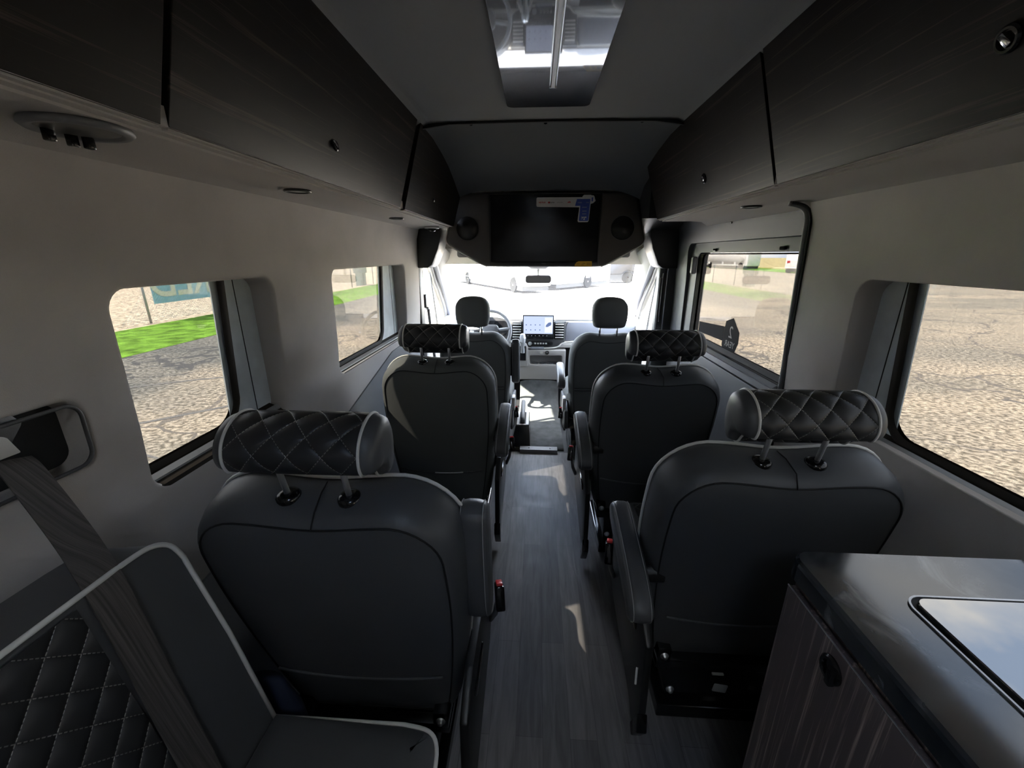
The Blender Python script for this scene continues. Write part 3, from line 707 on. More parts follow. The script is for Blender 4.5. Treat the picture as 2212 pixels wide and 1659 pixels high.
def captain_seat(label, x, y, s, up=False, hw=.266, cloth=False, ztop=1.0, arm=.30):
    """s: side of the aisle armrest"""
    r = thing('captain_chair', label, 'seat', (x, y, 0), 0, 'captain seats in two rows')
    H, z0, th, lean = .79, .27, .112, (7 if cloth else 13)
    z0 = ztop - H * cos(radians(lean))
    X = make_backrest(r, H, z0, th, lean, (hw - .012, hw, hw * .80), M['leather2'] if cloth else M['leather'], M['leather2'] if cloth else M['leather'], pocket=.245)
    collars(r, X, H, th)
    headrest_quilted(r, (0, -.060, 1.068 + ztop - 1), X, H, th)
    cushion(r, .25, .10, .555, .34, .49)
    pedestal(r, s)
    armrest(r, s * arm, s, -.165, .625, .185, .715) if not up else armrest(r, s * .295, s, .03, .585, -.01, .93, .066, .085, True)
    for q in (s,):
        obj('armrest_pivot', lathe([(.028, 0), (.03, .004), (.03, .05)], 20, mtx=T(s * (arm - .04), .0 if not up else .03, .60) @ RY(90 if s < 0 else -90)), M['black'], r, 40)
    buckle(r, s, .30, .42)
    return r
captain_seat('black leather captain seat nearest on the right, in front of the counter', .562, .965, -1, hw=.293, arm=.33)
captain_seat('black leather captain seat nearest on the left, armrest folded upright', -.470, .74, 1, True, hw=.280, ztop=1.012)
captain_seat('black captain seat in the middle row at the right, by the sliding door window', .483, 1.74, -1)
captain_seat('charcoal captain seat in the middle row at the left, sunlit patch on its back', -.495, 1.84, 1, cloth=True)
# small white label and pull tab below the near right seat: parts of that seat
r = [o for o in S.objects if o.name == 'captain_chair'][0]
obj('paper_label', prism(rrect(-.022, .022, -.016, .016, .004), 'y', -.001, .0005), M['white'], r, None, (.0, .028, .13), (radians(0), radians(8), 0))
obj('pull_tab', bx(-.018, .018, -.004, .004, -.003, .003, .002), M['shade'], r, None, (-.02, .02, .20))
obj('wire_end', tube([(-.31, -.10, .36), (-.315, -.115, .345), (-.318, -.125, .33)], .003, 8), M['piping'], r, True)

def front_seat(label, x, y, s, up):
    r = thing('bucket_chair', label, 'seat', (x, y, 0), 0, 'front cab seats')
    H, lean, th = .70, 10, .10; z0 = .965 - H * cos(radians(lean))
    X = make_backrest(r, H, z0, th, lean, (.215, .240, .20), M['leather2'], M['leather2'], piped=False, seams=False)
    poly = back_outline(H, .215, .24, .20)
    # three stitched bands across the back
    for k, v in enumerate((.335, .315, .135)):
        obj('cross_seam', tube([X(-.20 + .40 * i / 16, v, th + .0165) for i in range(17)], .0022 if k < 2 else .003, 5), M['seam'], r, True)
    obj('back_seam', tube([X(px, v, th + .0005) for px, v in inset(poly, .028)], .0018, 5, True), M['seam'], r, True)
    # rounded headrest
    o = [(p.x, p.y) for p in smoothp([(-.085, 0, 0), (-.105, .03, 0), (-.112, .09, 0), (-.105, .145, 0), (-.07, .182, 0), (0, .192, 0), (.07, .182, 0), (.105, .145, 0), (.112, .09, 0), (.105, .03, 0), (.085, 0, 0), (0, -.006, 0)], 5, True)]
    hz, hy = 1.005, -.06
    rs = [[(px + (0 - px) * k, hy + d, hz + v + (.09 - v) * k) for px, v in o] for d, k in ((.045, .75), (.055, .4), (.05, .12), (.035, .02), (.0, 0), (-.025, .02), (-.042, .12), (-.05, .4), (-.052, .8))]
    hr = obj('headrest', loft(rs), M['leather2'], r, True)
    for q in (-1, 1): obj('headrest_post', tube([(q * .055, hy, hz + .02), (q * .055, hy + .005, hz - .06)], .006, 10), M['chrome'], hr, True)
    poly2 = rrect(-.24, .24, .08, .58, .06)
    obj('cushion', loft([[(a, b, z) for a, b in (inset(poly2, i) if i else poly2)] for z, i in ((.36, .02), (.38, 0), (.47, 0), (.50, .03), (.505, .1))]), M['leather2'], r, True)
    b = bx(-.20, .20, .02, .48, 0, .26, .01); bx(-.23, .23, .0, .52, .26, .345, .01, b)
    obj('seat_box', b, M['gblack'], r, 40)
    obj('side_cover', prism([(-.09, .30), (-.06, .42), (.06, .45), (.40, .42), (.44, .30), (.1, .24)], 'x', s * .235, s * .262, .008), M['dkgrey'], r, 40)
    obj('height_lever', bx(s * .262 - .012, s * .262 + .012, -.03, .05, .40, .50, .008), M['cabgrey'], r, 40)
    if up: armrest(r, s * .275, s, .02, .58, -.03, .90, .058, .07, True)
    else: armrest(r, s * .285, s, -.02, .63, .28, .69, .055, .075)
    b = buckle(r, s, .12, .34)
    for c in r.children:
        if c.name.startswith(('buckle', 'stalk')): c.location.x -= s * .05
    return r
front_seat('dark cloth driver seat with steering wheel ahead of it, armrest folded up', -.455, 2.72, 1, True)
front_seat('dark cloth passenger seat at the front right, armrest lowered', .425, 2.72, -1, False)

# ================================================================ side-facing bench at the left, nearest the camera
bn = thing('bench', 'side-facing bench along the left wall with quilted back and white piping', 'bench', (-.62, .1, 0))
def bench():
    ox, oy = -.62, .1
    y1 = .60 - oy; y0 = -.55 - oy
    # back: profile in (x,z), leaning to the wall; far end closed with a rounded top corner
    def sec(x, z): return (x - ox, z)
    lo, hi = (-.595, .48), (-.700, .978)
    # front face outline in (y, t): t runs up the face
    face = [(y0, 0), (y1, 0), (y1 - .002, .5), (y1 - .012, .86)] + [(p.x, p.y) for p in smoothp([(y1 - .012, .88, 0), (y1 - .024, .95, 0), (y1 - .055, .99, 0), (y1 - .11, 1.0, 0)], 5)] + [(y0, 1.0)]
    def X(y, t, d):
        x = lo[0] + (hi[0] - lo[0]) * t - d; z = lo[1] + (hi[1] - lo[1]) * t - d * .12
        return Vector((x - ox, y, z))
    rings = [[X(y, t, d) for y, t in face] for d in (0, .012)] + [[X(y, min(t, 1) - .0 * t, d) for y, t in face] for d in (.08, .12)]
    obj('bench_back', loft(rings, True, True), M['leather'], bn, 50)
    # quilted field proud of the face
    qf = [(y0, .02), (.42 - oy, .02), (.42 - oy, .965), (y0, .965)]
    bm = bmesh.new(); ul = bm.loops.layers.uv.new('uv')
    N = 10; vs = [[bm.verts.new(X(y0 + (.425 - oy - y0) * i / N, .02 + .955 * j / N, -.006 * sin(pi * min(1, (N - i) * .9)) - .004)) for j in range(N + 1)] for i in range(N + 1)]
    for i in range(N):
        for j in range(N):
            f = bm.faces.new((vs[i][j], vs[i + 1][j], vs[i + 1][j + 1], vs[i][j + 1]))
            for l, (a, b) in zip(f.loops, ((i, j), (i + 1, j), (i + 1, j + 1), (i, j + 1))): l[ul].uv = ((.425 - oy - y0) * a / N + 1, .51 * b / N + 1)
    obj('quilted_panel', bm, M['quilt'], bn, True)
    pts = [X(y, t, -.002) for y, t in face[1:]]
    obj('back_piping', tube(pts, .0045, 8), M['piping'], bn, True)
    # cushion
    pc = [(-.60 - ox, y1), (-.60 - ox, y0), (-.225 - ox, y0)] + [(p.x, p.y) for p in smoothp([(-.225 - ox, y1 - .10, 0), (-.232 - ox, y1 - .04, 0), (-.255 - ox, y1 - .01, 0), (-.31 - ox, y1, 0)], 5)]
    obj('bench_cushion', loft([[(x, y, z) for x, y in (inset(pc, i) if i else pc)] for z, i in ((.34, .01), (.35, 0), (.488, 0), (.505, .012), (.511, .05))]), M['leather'], bn, 50)
    obj('cushion_piping', tube([(x, y, .490) for x, y in [(-.64 - ox, y1 + .003)] + [(a, b + .003) for a, b in pc[:2:-1]] + [(-.222 - ox, y0)]], .0045, 8), M['piping'], bn, True)
    b = bx(-.84 - ox, -.27 - ox, y0, y1 - .03, 0, .34, .005)
    obj('bench_box', b, M['black'], bn)
bench()
# lap and shoulder belt across the bench
sb = thing('bench_belt', 'grey woven seat belt coming out of the wall pocket and running down across the bench', 'seat belt', (-.86, .53, 1.14))
def strap(pts, w, name, parent, m, th=.0025):
    """pts: (point, width direction)"""
    rings = []
    P = smoothp([p for p, _ in pts], 6); Wd = smoothp([d for _, d in pts], 6)
    for i, (p, d) in enumerate(zip(P, Wd)):
        t = (P[min(i + 1, len(P) - 1)] - P[max(i - 1, 0)]).normalized(); d = d.normalized(); n = t.cross(d).normalized() * th / 2; d = d * w / 2
        rings.append([p - d - n, p + d - n, p + d + n, p - d + n])
    return obj(name, loft(rings), m, parent, 50)
o = Vector((-.86, .53, 1.14))
def q(x, y, z): return Vector((x, y, z)) - o
strap([(q(-.885, .545, 1.135), (0, 1, -.25)), (q(-.86, .538, 1.115), (.1, 1, -.2)), (q(-.78, .51, 1.03), (.1, 1, -.1)), (q(-.712, .475, .992), (.05, 1, 0)), (q(-.682, .462, .94), (0, 1, .05)), (q(-.643, .452, .76), (0, 1, .08)), (q(-.597, .44, .57), (0, 1, .08)), (q(-.565, .43, .522), (0, 1, 0)), (q(-.50, .40, .514), (0, 1, 0))], .052, 'webbing', sb, M['belt'])
obj('belt_guide', prism([(-.055, -.03), (-.055, .035), (-.02, .05), (.045, .04), (.06, .015), (.03, -.02)], 'x', -.03, .0, .006), M['dkgrey'], sb, 40, (-.012, -.02, .035), (0, 0, 0))
obj('guide_cover', prism([(-.07, .0), (-.07, .055), (-.03, .062), (.02, .03), (.03, .0)], 'x', .0, .008, .003), M['shade'], sb, 40, (.0, -.02, .012))

# ================================================================ overhead cabinets
XB, XT, ZB, ZT = .60, .505, 1.632, 1.948       # door face: lower and upper edge
def latch(parent, loc, s, size=1.0, roll=0):
    """round push latch with a chrome tongue on a face whose normal points to -s x"""
    ang = math.degrees(math.atan2(XB - XT, ZT - ZB))
    mt = T(*loc) @ RY(-90 * s) @ RY(-ang * 1)
    b = lathe([(.0175 * size, -.002), (.0175 * size, .002), (.0150 * size, .0045), (.0120 * size, .0045), (.0110 * size, .001), (.001, .001)], 24, mtx=mt)
    h = obj('latch', b, M['gblack'], parent, 40)
    b = bx(-.010 * size, .010 * size, -.0045 * size, .0045 * size, 0, .007, .002); bmesh.ops.transform(b, matrix=mt @ RZ(35), verts=b.verts)
    obj('latch_tongue', b, M['chrome'], h, 40)
def cabinet(label, s, y0, y1, drop=0., ajar=0., latch_y=None, side_end=False):
    r = thing('overhead_cabinet', label, 'cabinet', (s * .7, (y0 + y1) / 2, ZB), group='overhead cabinets on the %s' % ('left' if s < 0 else 'right'))
    ox, oy, oz = r.location
    def pr(pts, a, b, bev=0): return prism([(x * s - ox, z - oz) for x, z in pts], 'y', a - oy, b - oy, bev)
    obj('cabinet_body', pr([(XB + .012, ZB + .006), (XT + .012, ZT - .01), (.56, 1.93), (.84, 1.69), (.86, 1.662), (.83, 1.642)], y0 + .002, y1 - .002), M['black'], r)
    dr = obj('cabinet_door', pr([(XB - ajar, ZB - drop), (XT - ajar * .2, ZT), (XT + .016, ZT), (XB + .016 - ajar, ZB - drop)], y0 + .0025, y1 - .0025, .0012), M['wood'], r)
    obj('edge_strip', pr([(XB + .002 - ajar, ZB - drop - .0035), (XB + .002 - ajar, ZB - drop - .0005), (XB + .018, ZB - drop - .0005), (XB + .018, ZB - drop - .0035)], y0 + .003, y1 - .003), M['soffit'], dr)
    if latch_y is not None:
        z = 1.722; f = (z - ZB) / (ZT - ZB); x = XB + (XT - XB) * f
        latch(dr, (s * (x - .001) - ox, latch_y - oy, z - oz), s)
    return r
cabinet('dark ebony overhead cabinet at the left rear, above the round air vent', -1, -.93, .660, latch_y=.0)
cabinet('long dark ebony overhead cabinet in the middle of the left row', -1, .668, 1.765, latch_y=1.165)
cabinet('short dark ebony overhead cabinet at the front of the left row, ending near the television', -1, 1.80, 2.852, .004, .006, latch_y=2.222)
cabinet('dark ebony overhead cabinet at the right rear, above the counter', 1, -.93, 1.262, latch_y=.69)
cabinet('dark ebony overhead cabinet at the front of the right row, above the sliding door', 1, 1.270, 2.425, latch_y=1.725)

# lights and vents let into the soffits
def puck(label, x, y, z, drop=0):
    r = thing('puck_light', label, 'light', (x, y, z), group='round lights under the overhead cabinets')
    obj('light_rim', lathe([(.034, 0), (.036, -.003), (.034, -.006), (.029, -.006), (.027, -.002)], 32), M['satin'], r, True)
    obj('light_lens', lathe([(.001, -.0045), (.02, -.004), (.0275, -.002)], 32), M['lens'], r, True)
puck('round puck light under the left cabinets nearest the camera', -.715, 1.215, 1.622)
puck('round puck light under the left cabinets, further forward', -.735, 2.12, 1.622)
puck('round puck light under the right cabinets, above the sliding door', .745, 1.694, 1.622)
sp = thing('swivel_spotlight', 'small dropped round light at the front end of the left soffit', 'light', (-.72, 2.765, 1.622))
obj('light_rim', lathe([(.045, 0), (.050, -.006), (.046, -.012), (.03, -.013), (.028, -.008)], 32), M['lens'], sp, True)
obj('light_head', lathe([(.026, -.008), (.028, -.018), (.020, -.028), (.001, -.030)], 28, mtx=RX(10)), M['gblack'], sp, True)
vt = thing('air_vent', 'large round black air vent with finger tabs under the left rear cabinet', 'vent', (-.685, .615, 1.622))
obj('vent_ring', lathe([(.058, 0), (.060, -.006), (.055, -.010), (.048, -.009), (.044, -.004)], 40), M['midgrey'], vt, True)
b = lathe([(.001, -.006), (.03, -.008), (.0445, -.006)], 36); obj('vent_disc', b, M['satin'], vt, 40)
for k, (x, y) in enumerate(((-.036, .020), (-.034, -.012), (-.028, .036))):
    obj('vent_tab', bx(x - .005, x + .005, y - .006, y + .006, -.022, -.005, .002), M['gblack'], vt, 40)
sw = thing('wall_panel_switch', 'pale grey rectangular panel on the left wall at the photo edge', 'control panel', (-.845, .56, 1.585))
obj('panel_box', bx(-.02, .008, -.16, .052, -.034, .034, .004), M['shade'], sw, 40)

# ================================================================ glossy ceiling panel with light bar
cpn = thing('ceiling_panel', 'glossy dark wood panel with rounded corners on the headliner', 'panel', (-.012, 1.0, 1.943))
obj('panel', prism(rrect(-.146, .138, -1.22, .650, .022, 6), 'z', -.004, .004, .0012), M['panelwood'], cpn)
lb = thing('light_bar', 'slim frosted light bar running along the middle of the glossy ceiling panel', 'light', (-.006, .7, 1.939))
obj('light_cover', prism([(-.008, 0), (-.008, -.008), (-.005, -.0125), (.005, -.0125), (.008, -.008), (.008, 0)], 'y', -.9, .742), M['led'], lb, 40)
obj('light_channel', prism([(-.0105, .0), (-.0105, -.007), (-.0085, -.007), (-.0085, 0), (.0085, 0), (.0085, -.007), (.0105, -.007), (.0105, .0)], 'y', -.9, .742), M['alu'], lb, 40)
obj('light_end_cap', bx(-.0105, .0105, .7425, .7445, -.012, 0), M['alu'], lb)

# ================================================================ television console across the front
hc = thing('overhead_console', 'dark housing hung across the cab opening around the television', 'console', (0, 2.86, 1.37))
half = [(.0, .003), (.34, .003), (.40, .012), (.45, .035), (.60, .118), (.640, .145), (.655, .175), (.645, .22), (.615, .34), (.600, .40), (.585, .435), (.55, .455), (.45, .462), (0, .466)]
full = [(x, z) for x, z in half] + [(-x, z) for x, z in half[::-1][1:-1]]
full = [(p.x, p.y) for p in smoothp([(x, z, 0) for x, z in full], 3, True)]
obj('housing', loft([[(x, y, z) for x, z in (inset(full, i) if i else full)] for y, i in ((0, .022), (.006, .008), (.02, 0), (.20, 0), (.30, .03))]), M['hood'], hc, 50)
obj('lower_lip', tube([(x, .01, z) for x, z in full[4:24]], .004, 6), M['cabgrey'], hc, True)
obj('lower_lip', tube([(-x, .01, z) for x, z in full[4:24]], .004, 6), M['cabgrey'], hc, True)
for x in (-.505, .503):
    sg = obj('speaker_grille', lathe([(.074, 0), (.074, -.004), (.068, -.0055), (.062, -.002), (.03, -.0035), (.001, -.004)], 40, mtx=T(x, -.0005, .245) @ RX(-90) @ RY(180)), M['black'], hc, True)
    obj('grille_ring', tube([(x + .075 * cos(a), -.003, .245 + .075 * sin(a)) for a in [2 * pi * i / 48 for i in range(48)]], .0022, 6, True), M['dkgrey'], sg, True)
tv = thing('television', 'wide flat black television screen set into the dark console', 'television', (.0, 2.852, 1.378))
obj('screen', bx(-.352, .350, -.004, .005, .028, .440, .002), M['screen'], tv)
b = bx(-.362, -.352, -.007, .006, .0, .446, .002)
bx(.350, .360, -.007, .006, .0, .446, .002, b); bx(-.362, .360, -.007, .006, .440, .448, .002, b); bx(-.362, .360, -.008, .006, 0, .028, .003, b)
obj('bezel', b, M['tvframe'], tv, 40)
obj('edge_highlight', bx(-.3535, -.352, -.0075, -.0065, .02, .432), M['dkgrey'], tv)
text('maker_lettering', 'VIZIO', .011, M['midgrey'], tv, T(-.0, -.0088, .016) @ RX(90))
# stickers on the screen
FY = 2.8455
def plate(name, pts, m, parent, y=0., t=.0008): return obj(name, prism(pts, 'y', y - t, y), m, parent)
st = thing('promotional_sticker', 'L-shaped white and blue sticker on the top right of the television', 'sticker', (.25, FY, 1.72))
def lx(px): return (px - 1268) * .002755      # photo units on the sticker plane -> metres
def lz(py): return (468 - py) * .00268
def PL(pts): return [(lx(x), lz(y)) for x, y in pts]
plate('sticker_back', PL([(1157.5, 441), (1159.5, 439), (1262, 439), (1264, 436), (1266, 434), (1282, 434), (1290, 439), (1293, 447), (1288, 452), (1282, 454), (1279.5, 491), (1277, 494), (1256, 494), (1254, 491.5), (1256.5, 461), (1159.5, 459.5), (1157.5, 457)]), M['white'], st)
plate('sticker_blue', PL([(1250.5, 443), (1281, 443), (1278.5, 490.5), (1276.5, 491.5), (1258.5, 491.5), (1256.8, 490), (1258.6, 458), (1246.5, 458)]), M['blue'], st, -.0009)
plate('sticker_disc', [(lx(1286) + .014 * cos(a), lz(442.5) + .020 * sin(a)) for a in [2 * pi * i / 24 for i in range(24)]], M['white'], st, -.0003)
plate('disc_mark', PL([(1283.7, 440), (1287, 439.5), (1287, 448), (1283.7, 448)]), M['blue'], st, -.0016)
def stx(s, px, py, size, m, al='CENTER', y=-.0022, bold=0): return text('sticker_text', s, size, m, st, T(lx(px), y, lz(py)) @ RX(90), .0002, al, 1.0, bold)
stx('NETFLIX', 1170.8, 450.2, .0115, M['redink'], bold=.0004)
plate('video_icon', PL([(1184.3, 448.3), (1189, 448.3), (1189, 452), (1184.3, 452)]), M['redink'], st, -.0012)
stx('YouTube', 1193.8, 450.2, .0090, M['ink'], bold=.0003)
stx('prime video', 1211.5, 450.0, .0075, M['ink'])
plate('swirl_icon', PL([(1228.5, 451.5), (1231, 448.5), (1235.5, 448), (1236.5, 451.5), (1233.5, 450.6)]), M['redink'], st, -.0012)
stx('VIZIO', 1257, 451, .011, M['shade']); stx('FHD', 1275, 451, .009, M['shade'])
for py, w in ((461, 11), (469.5, 10), (475.8, 9)): plate('small_print', PL([(1268.5 - w / 2, py - .5), (1268.5 + w / 2, py - .5), (1268.5 + w / 2, py + .5), (1268.5 - w / 2, py + .5)]), M['shade'], st, -.0021)
stx('32"', 1268, 485.8, .024, M['white'], bold=.0012)
ys = thing('yellow_energy_label', 'yellow energy label at the lower right corner of the television', 'sticker', (.26, FY - .004, 1.392))
plate('label_back', [(-.055, -.014), (.057, -.014), (.057, .018), (-.030, .018), (-.046, .010), (-.055, -.004)], M['yellow'], ys)
text('label_text', 'ENERGY', .008, M['ink'], ys, T(-.035, -.0015, .004) @ RX(90), .0002); text('label_text', 'GUIDE', .008, M['ink'], ys, T(-.033, -.0015, -.006) @ RX(90), .0002)
for x0, x1, z in ((-.005, .012, .004), (-.012, .004, -.006), (.022, .05, .006), (.022, .05, -.002)): plate('label_line', [(x0, z - .0012), (x1, z - .0012), (x1, z + .0012), (x0, z + .0012)], M['ink'], ys, -.0012)
for x0, x1, z0, z1 in ((-.012, .004, .001, .007),): pass

# ================================================================ rear-view mirror and sensor housing
mr = thing('rearview_mirror', 'rear-view mirror hanging below the housing at the top of the windshield', 'mirror', (-.03, 3.86, 1.235))
obj('mirror_back', prism(rrect(-.118, .118, -.034, .038, .026, 8), 'y', .004, .03, .006), M['black'], mr, 40)
obj('mirror_face', prism(rrect(-.112, .112, -.029, .033, .022, 8), 'y', .001, .004), M['mirrorglass'], mr)
obj('mirror_stem', tube([(0, .03, .0), (0, .05, .05), (0, .045, .09)], .012, 10), M['cabgrey'], mr, True)
sh = thing('sensor_housing', 'stepped grey sensor cover behind the rear-view mirror', 'housing', (-.03, 3.80, 1.365))
b = loft([[(x, y, .06) for x, y in rrect(-.145, .145, -.09, .06, .03)], [(x, y, .02) for x, y in rrect(-.14, .14, -.09, .08, .03)], [(x, y, -.005) for x, y in rrect(-.11, .11, -.05, .10, .03)], [(x, y, -.035) for x, y in rrect(-.07, .07, -.01, .12, .03)]])
obj('cover', b, M['midgrey'], sh, 50)

# ================================================================ dashboard
db = thing('dashboard', 'grey two-tone dashboard across the cab under the windshield', 'dashboard', (0, 4.1, 0))
def Y(y): return y - 4.1
def dash_profile(x):
    k = abs(x)
    return [(Y(4.74), .74), (Y(4.5), .80), (Y(4.12), .868), (Y(4.02), .872), (Y(3.965), .855), (Y(3.95), .835), (Y(3.965), .80), (Y(3.98), .66), (Y(3.93), .615), (Y(3.94), .588), (Y(4.74), .588)]
obj('dash_body', loft([[(x, y, z) for y, z in dash_profile(x)] for x in (-.93, -.5, 0, .5, .93)]), M['cabgrey'], db, 40)
obj('dash_top_pad', prism([(Y(4.74), .745), (Y(4.5), .805), (Y(4.12), .874), (Y(4.015), .878), (Y(3.955), .858), (Y(3.955), .852), (Y(4.01), .866), (Y(4.5), .795)], 'x', -.93, .93), M['dashtop'], db, 40)
obj('passenger_inlay', prism([(.24, .655), (.90, .66), (.90, .83), (.27, .835), (.245, .80)], 'y', Y(3.945), Y(3.97), .004), M['dashdark'], db, 40)
obj('centre_surround', prism([(-.285, .63), (-.23, .585), (.17, .585), (.235, .635), (.245, .845), (-.285, .845)], 'y', Y(3.925), Y(3.97), .006), M['dkgrey'], db, 40)
obj('lower_trim', tube(smoothp([(-.30, Y(3.92), .665), (-.22, Y(3.915), .60), (0, Y(3.91), .585), (.16, Y(3.915), .595), (.24, Y(3.93), .64), (.5, Y(3.94), .655), (.9, Y(3.95), .66)], 5), .008, 8), M['cabgrey'], db, True)
for cx in (-.225, .182):
    v = obj('air_outlet', bx(cx - .045, cx + .045, Y(3.905), Y(3.93), .675, .835, .006), M['gblack'], db, 40)
    for k in range(6): obj('vent_slat', bx(cx - .04, cx + .04, Y(3.895), Y(3.91), .690 + k * .025, .698 + k * .025, .002), M['cabgrey'], v, 40)
hp = obj('heater_panel', prism(rrect(-.12, .12, .612, .650, .012), 'y', Y(3.90), Y(3.93), .004), M['gblack'], db, 40)
obj('knob', lathe([(.018, 0), (.018, .016), (.014, .018), (.001, .018)], 20, mtx=T(-.098, Y(3.90), .634) @ RX(90)), M['alu'], hp, 40)
for k in range(5): obj('button', bx(-.055 + k * .026, -.038 + k * .026, Y(3.895), Y(3.902), .627, .641, .002), M['shade'], hp)
obj('hazard_strip', prism(rrect(-.09, .04, .578, .598, .009), 'y', Y(3.895), Y(3.93), .003), M['dashdark'], db, 40)
sc = thing('touchscreen', 'tablet-like touchscreen lit pale blue in the middle of the dashboard', 'screen', (-.022, 3.88, .795))
obj('screen_frame', bx(-.148, .148, -.006, .02, -.115, .115, .006), M['gblack'], sc, 40)
obj('display', bx(-.138, .138, -.0085, -.006, -.062, .104), M['lcd'], sc)
obj('side_card', bx(.062, .134, -.0092, -.0085, -.050, .092), emis('lcd_card', (.78, .85, 1.), 1.15), sc)
for i in range(4):
    for j in range(2): obj('screen_icon', bx(-.118 + i * .043, -.108 + i * .043, -.0095, -.0085, -.030 + j * .048, -.020 + j * .048), M['lcdink'], sc)
obj('vehicle_icon', prism([(.070, .004), (.074, .022), (.095, .044), (.118, .05), (.124, .034), (.118, .02), (.09, .004)], 'y', -.0098, -.0092), M['lcdink'], sc)
for i, w in enumerate((4, 3, 3, 5, 3, 4)): obj('soft_button', bx(-.10 + i * .036, -.10 + i * .036 + w * .002, -.0075, -.006, -.084, -.078), M['shade'], sc)
# binnacle and steering wheel (left-hand drive)
bi = obj('instrument_hood', loft([[(-.46 + .18 * cos(a) * k, y, .80 + .085 * sin(a) * k) for a in [pi * i / 16 for i in range(17)]] + [(-.64 + (1 - k) * .18, y, .70), (-.28 - (1 - k) * .18, y, .70)] for y, k in ((Y(3.90), 1), (Y(4.05), .98))], True, True), M['dkgrey'], db, 40)
obj('gauge_face', prism(rrect(-.60, -.32, .71, .85, .03), 'y', Y(3.893), Y(3.90)), M['gblack'], bi)
stw = thing('steering_wheel', 'grey steering wheel partly hidden behind the driver seat headrest', 'steering wheel', (-.46, 3.62, .80))
mt = RX(-28)
obj('rim', tube([mt @ Vector((.19 * cos(a), 0, .19 * sin(a))) for a in [2 * pi * i / 56 for i in range(56)]], .0155, 10, True), M['midgrey'], stw, True)
hb = loft([[(x, y, z) for x, z in (inset(rrect(-.085, .085, -.07, .06, .04), i) if i else rrect(-.085, .085, -.07, .06, .04))] for y, i in ((-.03, .03), (-.02, .006), (.0, 0), (.03, .01))]); bmesh.ops.transform(hb, matrix=mt, verts=hb.verts)
obj('hub', hb, M['dkgrey'], stw, 40)
for a in (pi * .04, pi * .96, pi * 1.5):
    obj('spoke', tube([mt @ Vector((.07 * cos(a), 0, .07 * sin(a))), mt @ Vector((.185 * cos(a), 0, .185 * sin(a)))], .015, 8), M['midgrey'], stw, True)
obj('column', tube([(0, .03, -.01), (0, .30, -.14)], .035, 14), M['dkgrey'], stw, True)
# centre stack below the screen with tray and cup holders
cs = thing('centre_console', 'pale grey centre console with storage tray and cup holders under the screen', 'console', (0, 4.0, 0))
b = loft([[(-.235, -.075, .26), (.25, -.075, .26), (.25, .3, .26), (-.235, .3, .26)], [(-.24, -.10, .40), (.25, -.10, .40), (.25, .3, .40), (-.24, .3, .40)], [(-.24, -.105, .572), (.25, -.105, .572), (.25, .3, .572), (-.24, .3, .572)]])
cso = obj('console_body', b, M['consolegrey'], cs)
cut(cso, [bx(-.10, .215, -.3, .02, .425, .515, .015)], .008)
obj('tray_floor', bx(-.11, .225, -.085, .01, .405, .426), M['midgrey'], cs)
for x in (-.045, .03, .10, .165): obj('cup_holder', tube([(x + .03 * cos(a), -.065 + .02 * sin(a), .43) for a in [2 * pi * i / 24 for i in range(24)]], .004, 6, True), M['dkgrey'], cs, True)
obj('usb_port', prism(rrect(-.0, .025, .535, .555, .004), 'y', -.112, -.104, .001), M['shade'], cs)
obj('power_socket', lathe([(.018, 0), (.018, .006), (.012, .008), (.010, .0), (.001, 0)], 20, mtx=T(.07, -.104, .545) @ RX(90)), M['gblack'], cs, 40)
obj('shifter_mount', prism([(-.225, .42), (-.115, .42), (-.115, .60), (-.135, .64), (-.205, .64), (-.225, .60)], 'y', -.16, -.10, .008), M['consolegrey'], cs, 40)
sf = thing('gear_shifter', 'gear lever with a shiny clear-wrapped knob on the centre console', 'gear lever', (-.165, 3.83, .62))
obj('shifter_plate', prism([(-.03, -.14), (.03, -.14), (.03, .0), (-.03, .0)], 'y', -.002, .01), M['gblack'], sf)
b = loft([[(p * .020, -.02 + q_ * .020, -.06) for p, q_ in circ(0, 0, 1, 12)], [(p * .017, -.04 + q_ * .017, .0) for p, q_ in circ(0, 0, 1, 12)], [(p * .026, -.05 + q_ * .024, .05) for p, q_ in circ(0, 0, 1, 12)], [(p * .030, -.05 + q_ * .027, .09) for p, q_ in circ(0, 0, 1, 12)], [(p * .022, -.05 + q_ * .02, .125) for p, q_ in circ(0, 0, 1, 12)], [(p * .006, -.05 + q_ * .006, .132) for p, q_ in circ(0, 0, 1, 12)]])
obj('shift_knob', b, M['knob'], sf)
# parking brake box on the floor
pb = thing('parking_brake', 'parking brake lever in a black box on the floor right of the driver seat', 'lever', (-.135, 3.0, .009))
obj('brake_box', loft([[(-.09, -.08, .0), (.062, -.08, 0), (.062, .30, 0), (-.09, .30, 0)], [(-.055, -.02, .155), (.052, -.02, .155), (.052, .28, .155), (-.055, .28, .155)]]), M['gblack'], pb)
obj('brake_bezel', bx(-.048, .048, -.015, .27, .155, .166, .004), M['cabgrey'], pb, 40)
obj('brake_slot', bx(-.028, .025, .0, .25, .1655, .1675), M['ink'], pb)
obj('brake_lever', tube([(-.002, .01, .17), (-.002, .04, .20), (-.002, .14, .225), (-.002, .28, .25)], .018, 12), M['midgrey'], pb, True)

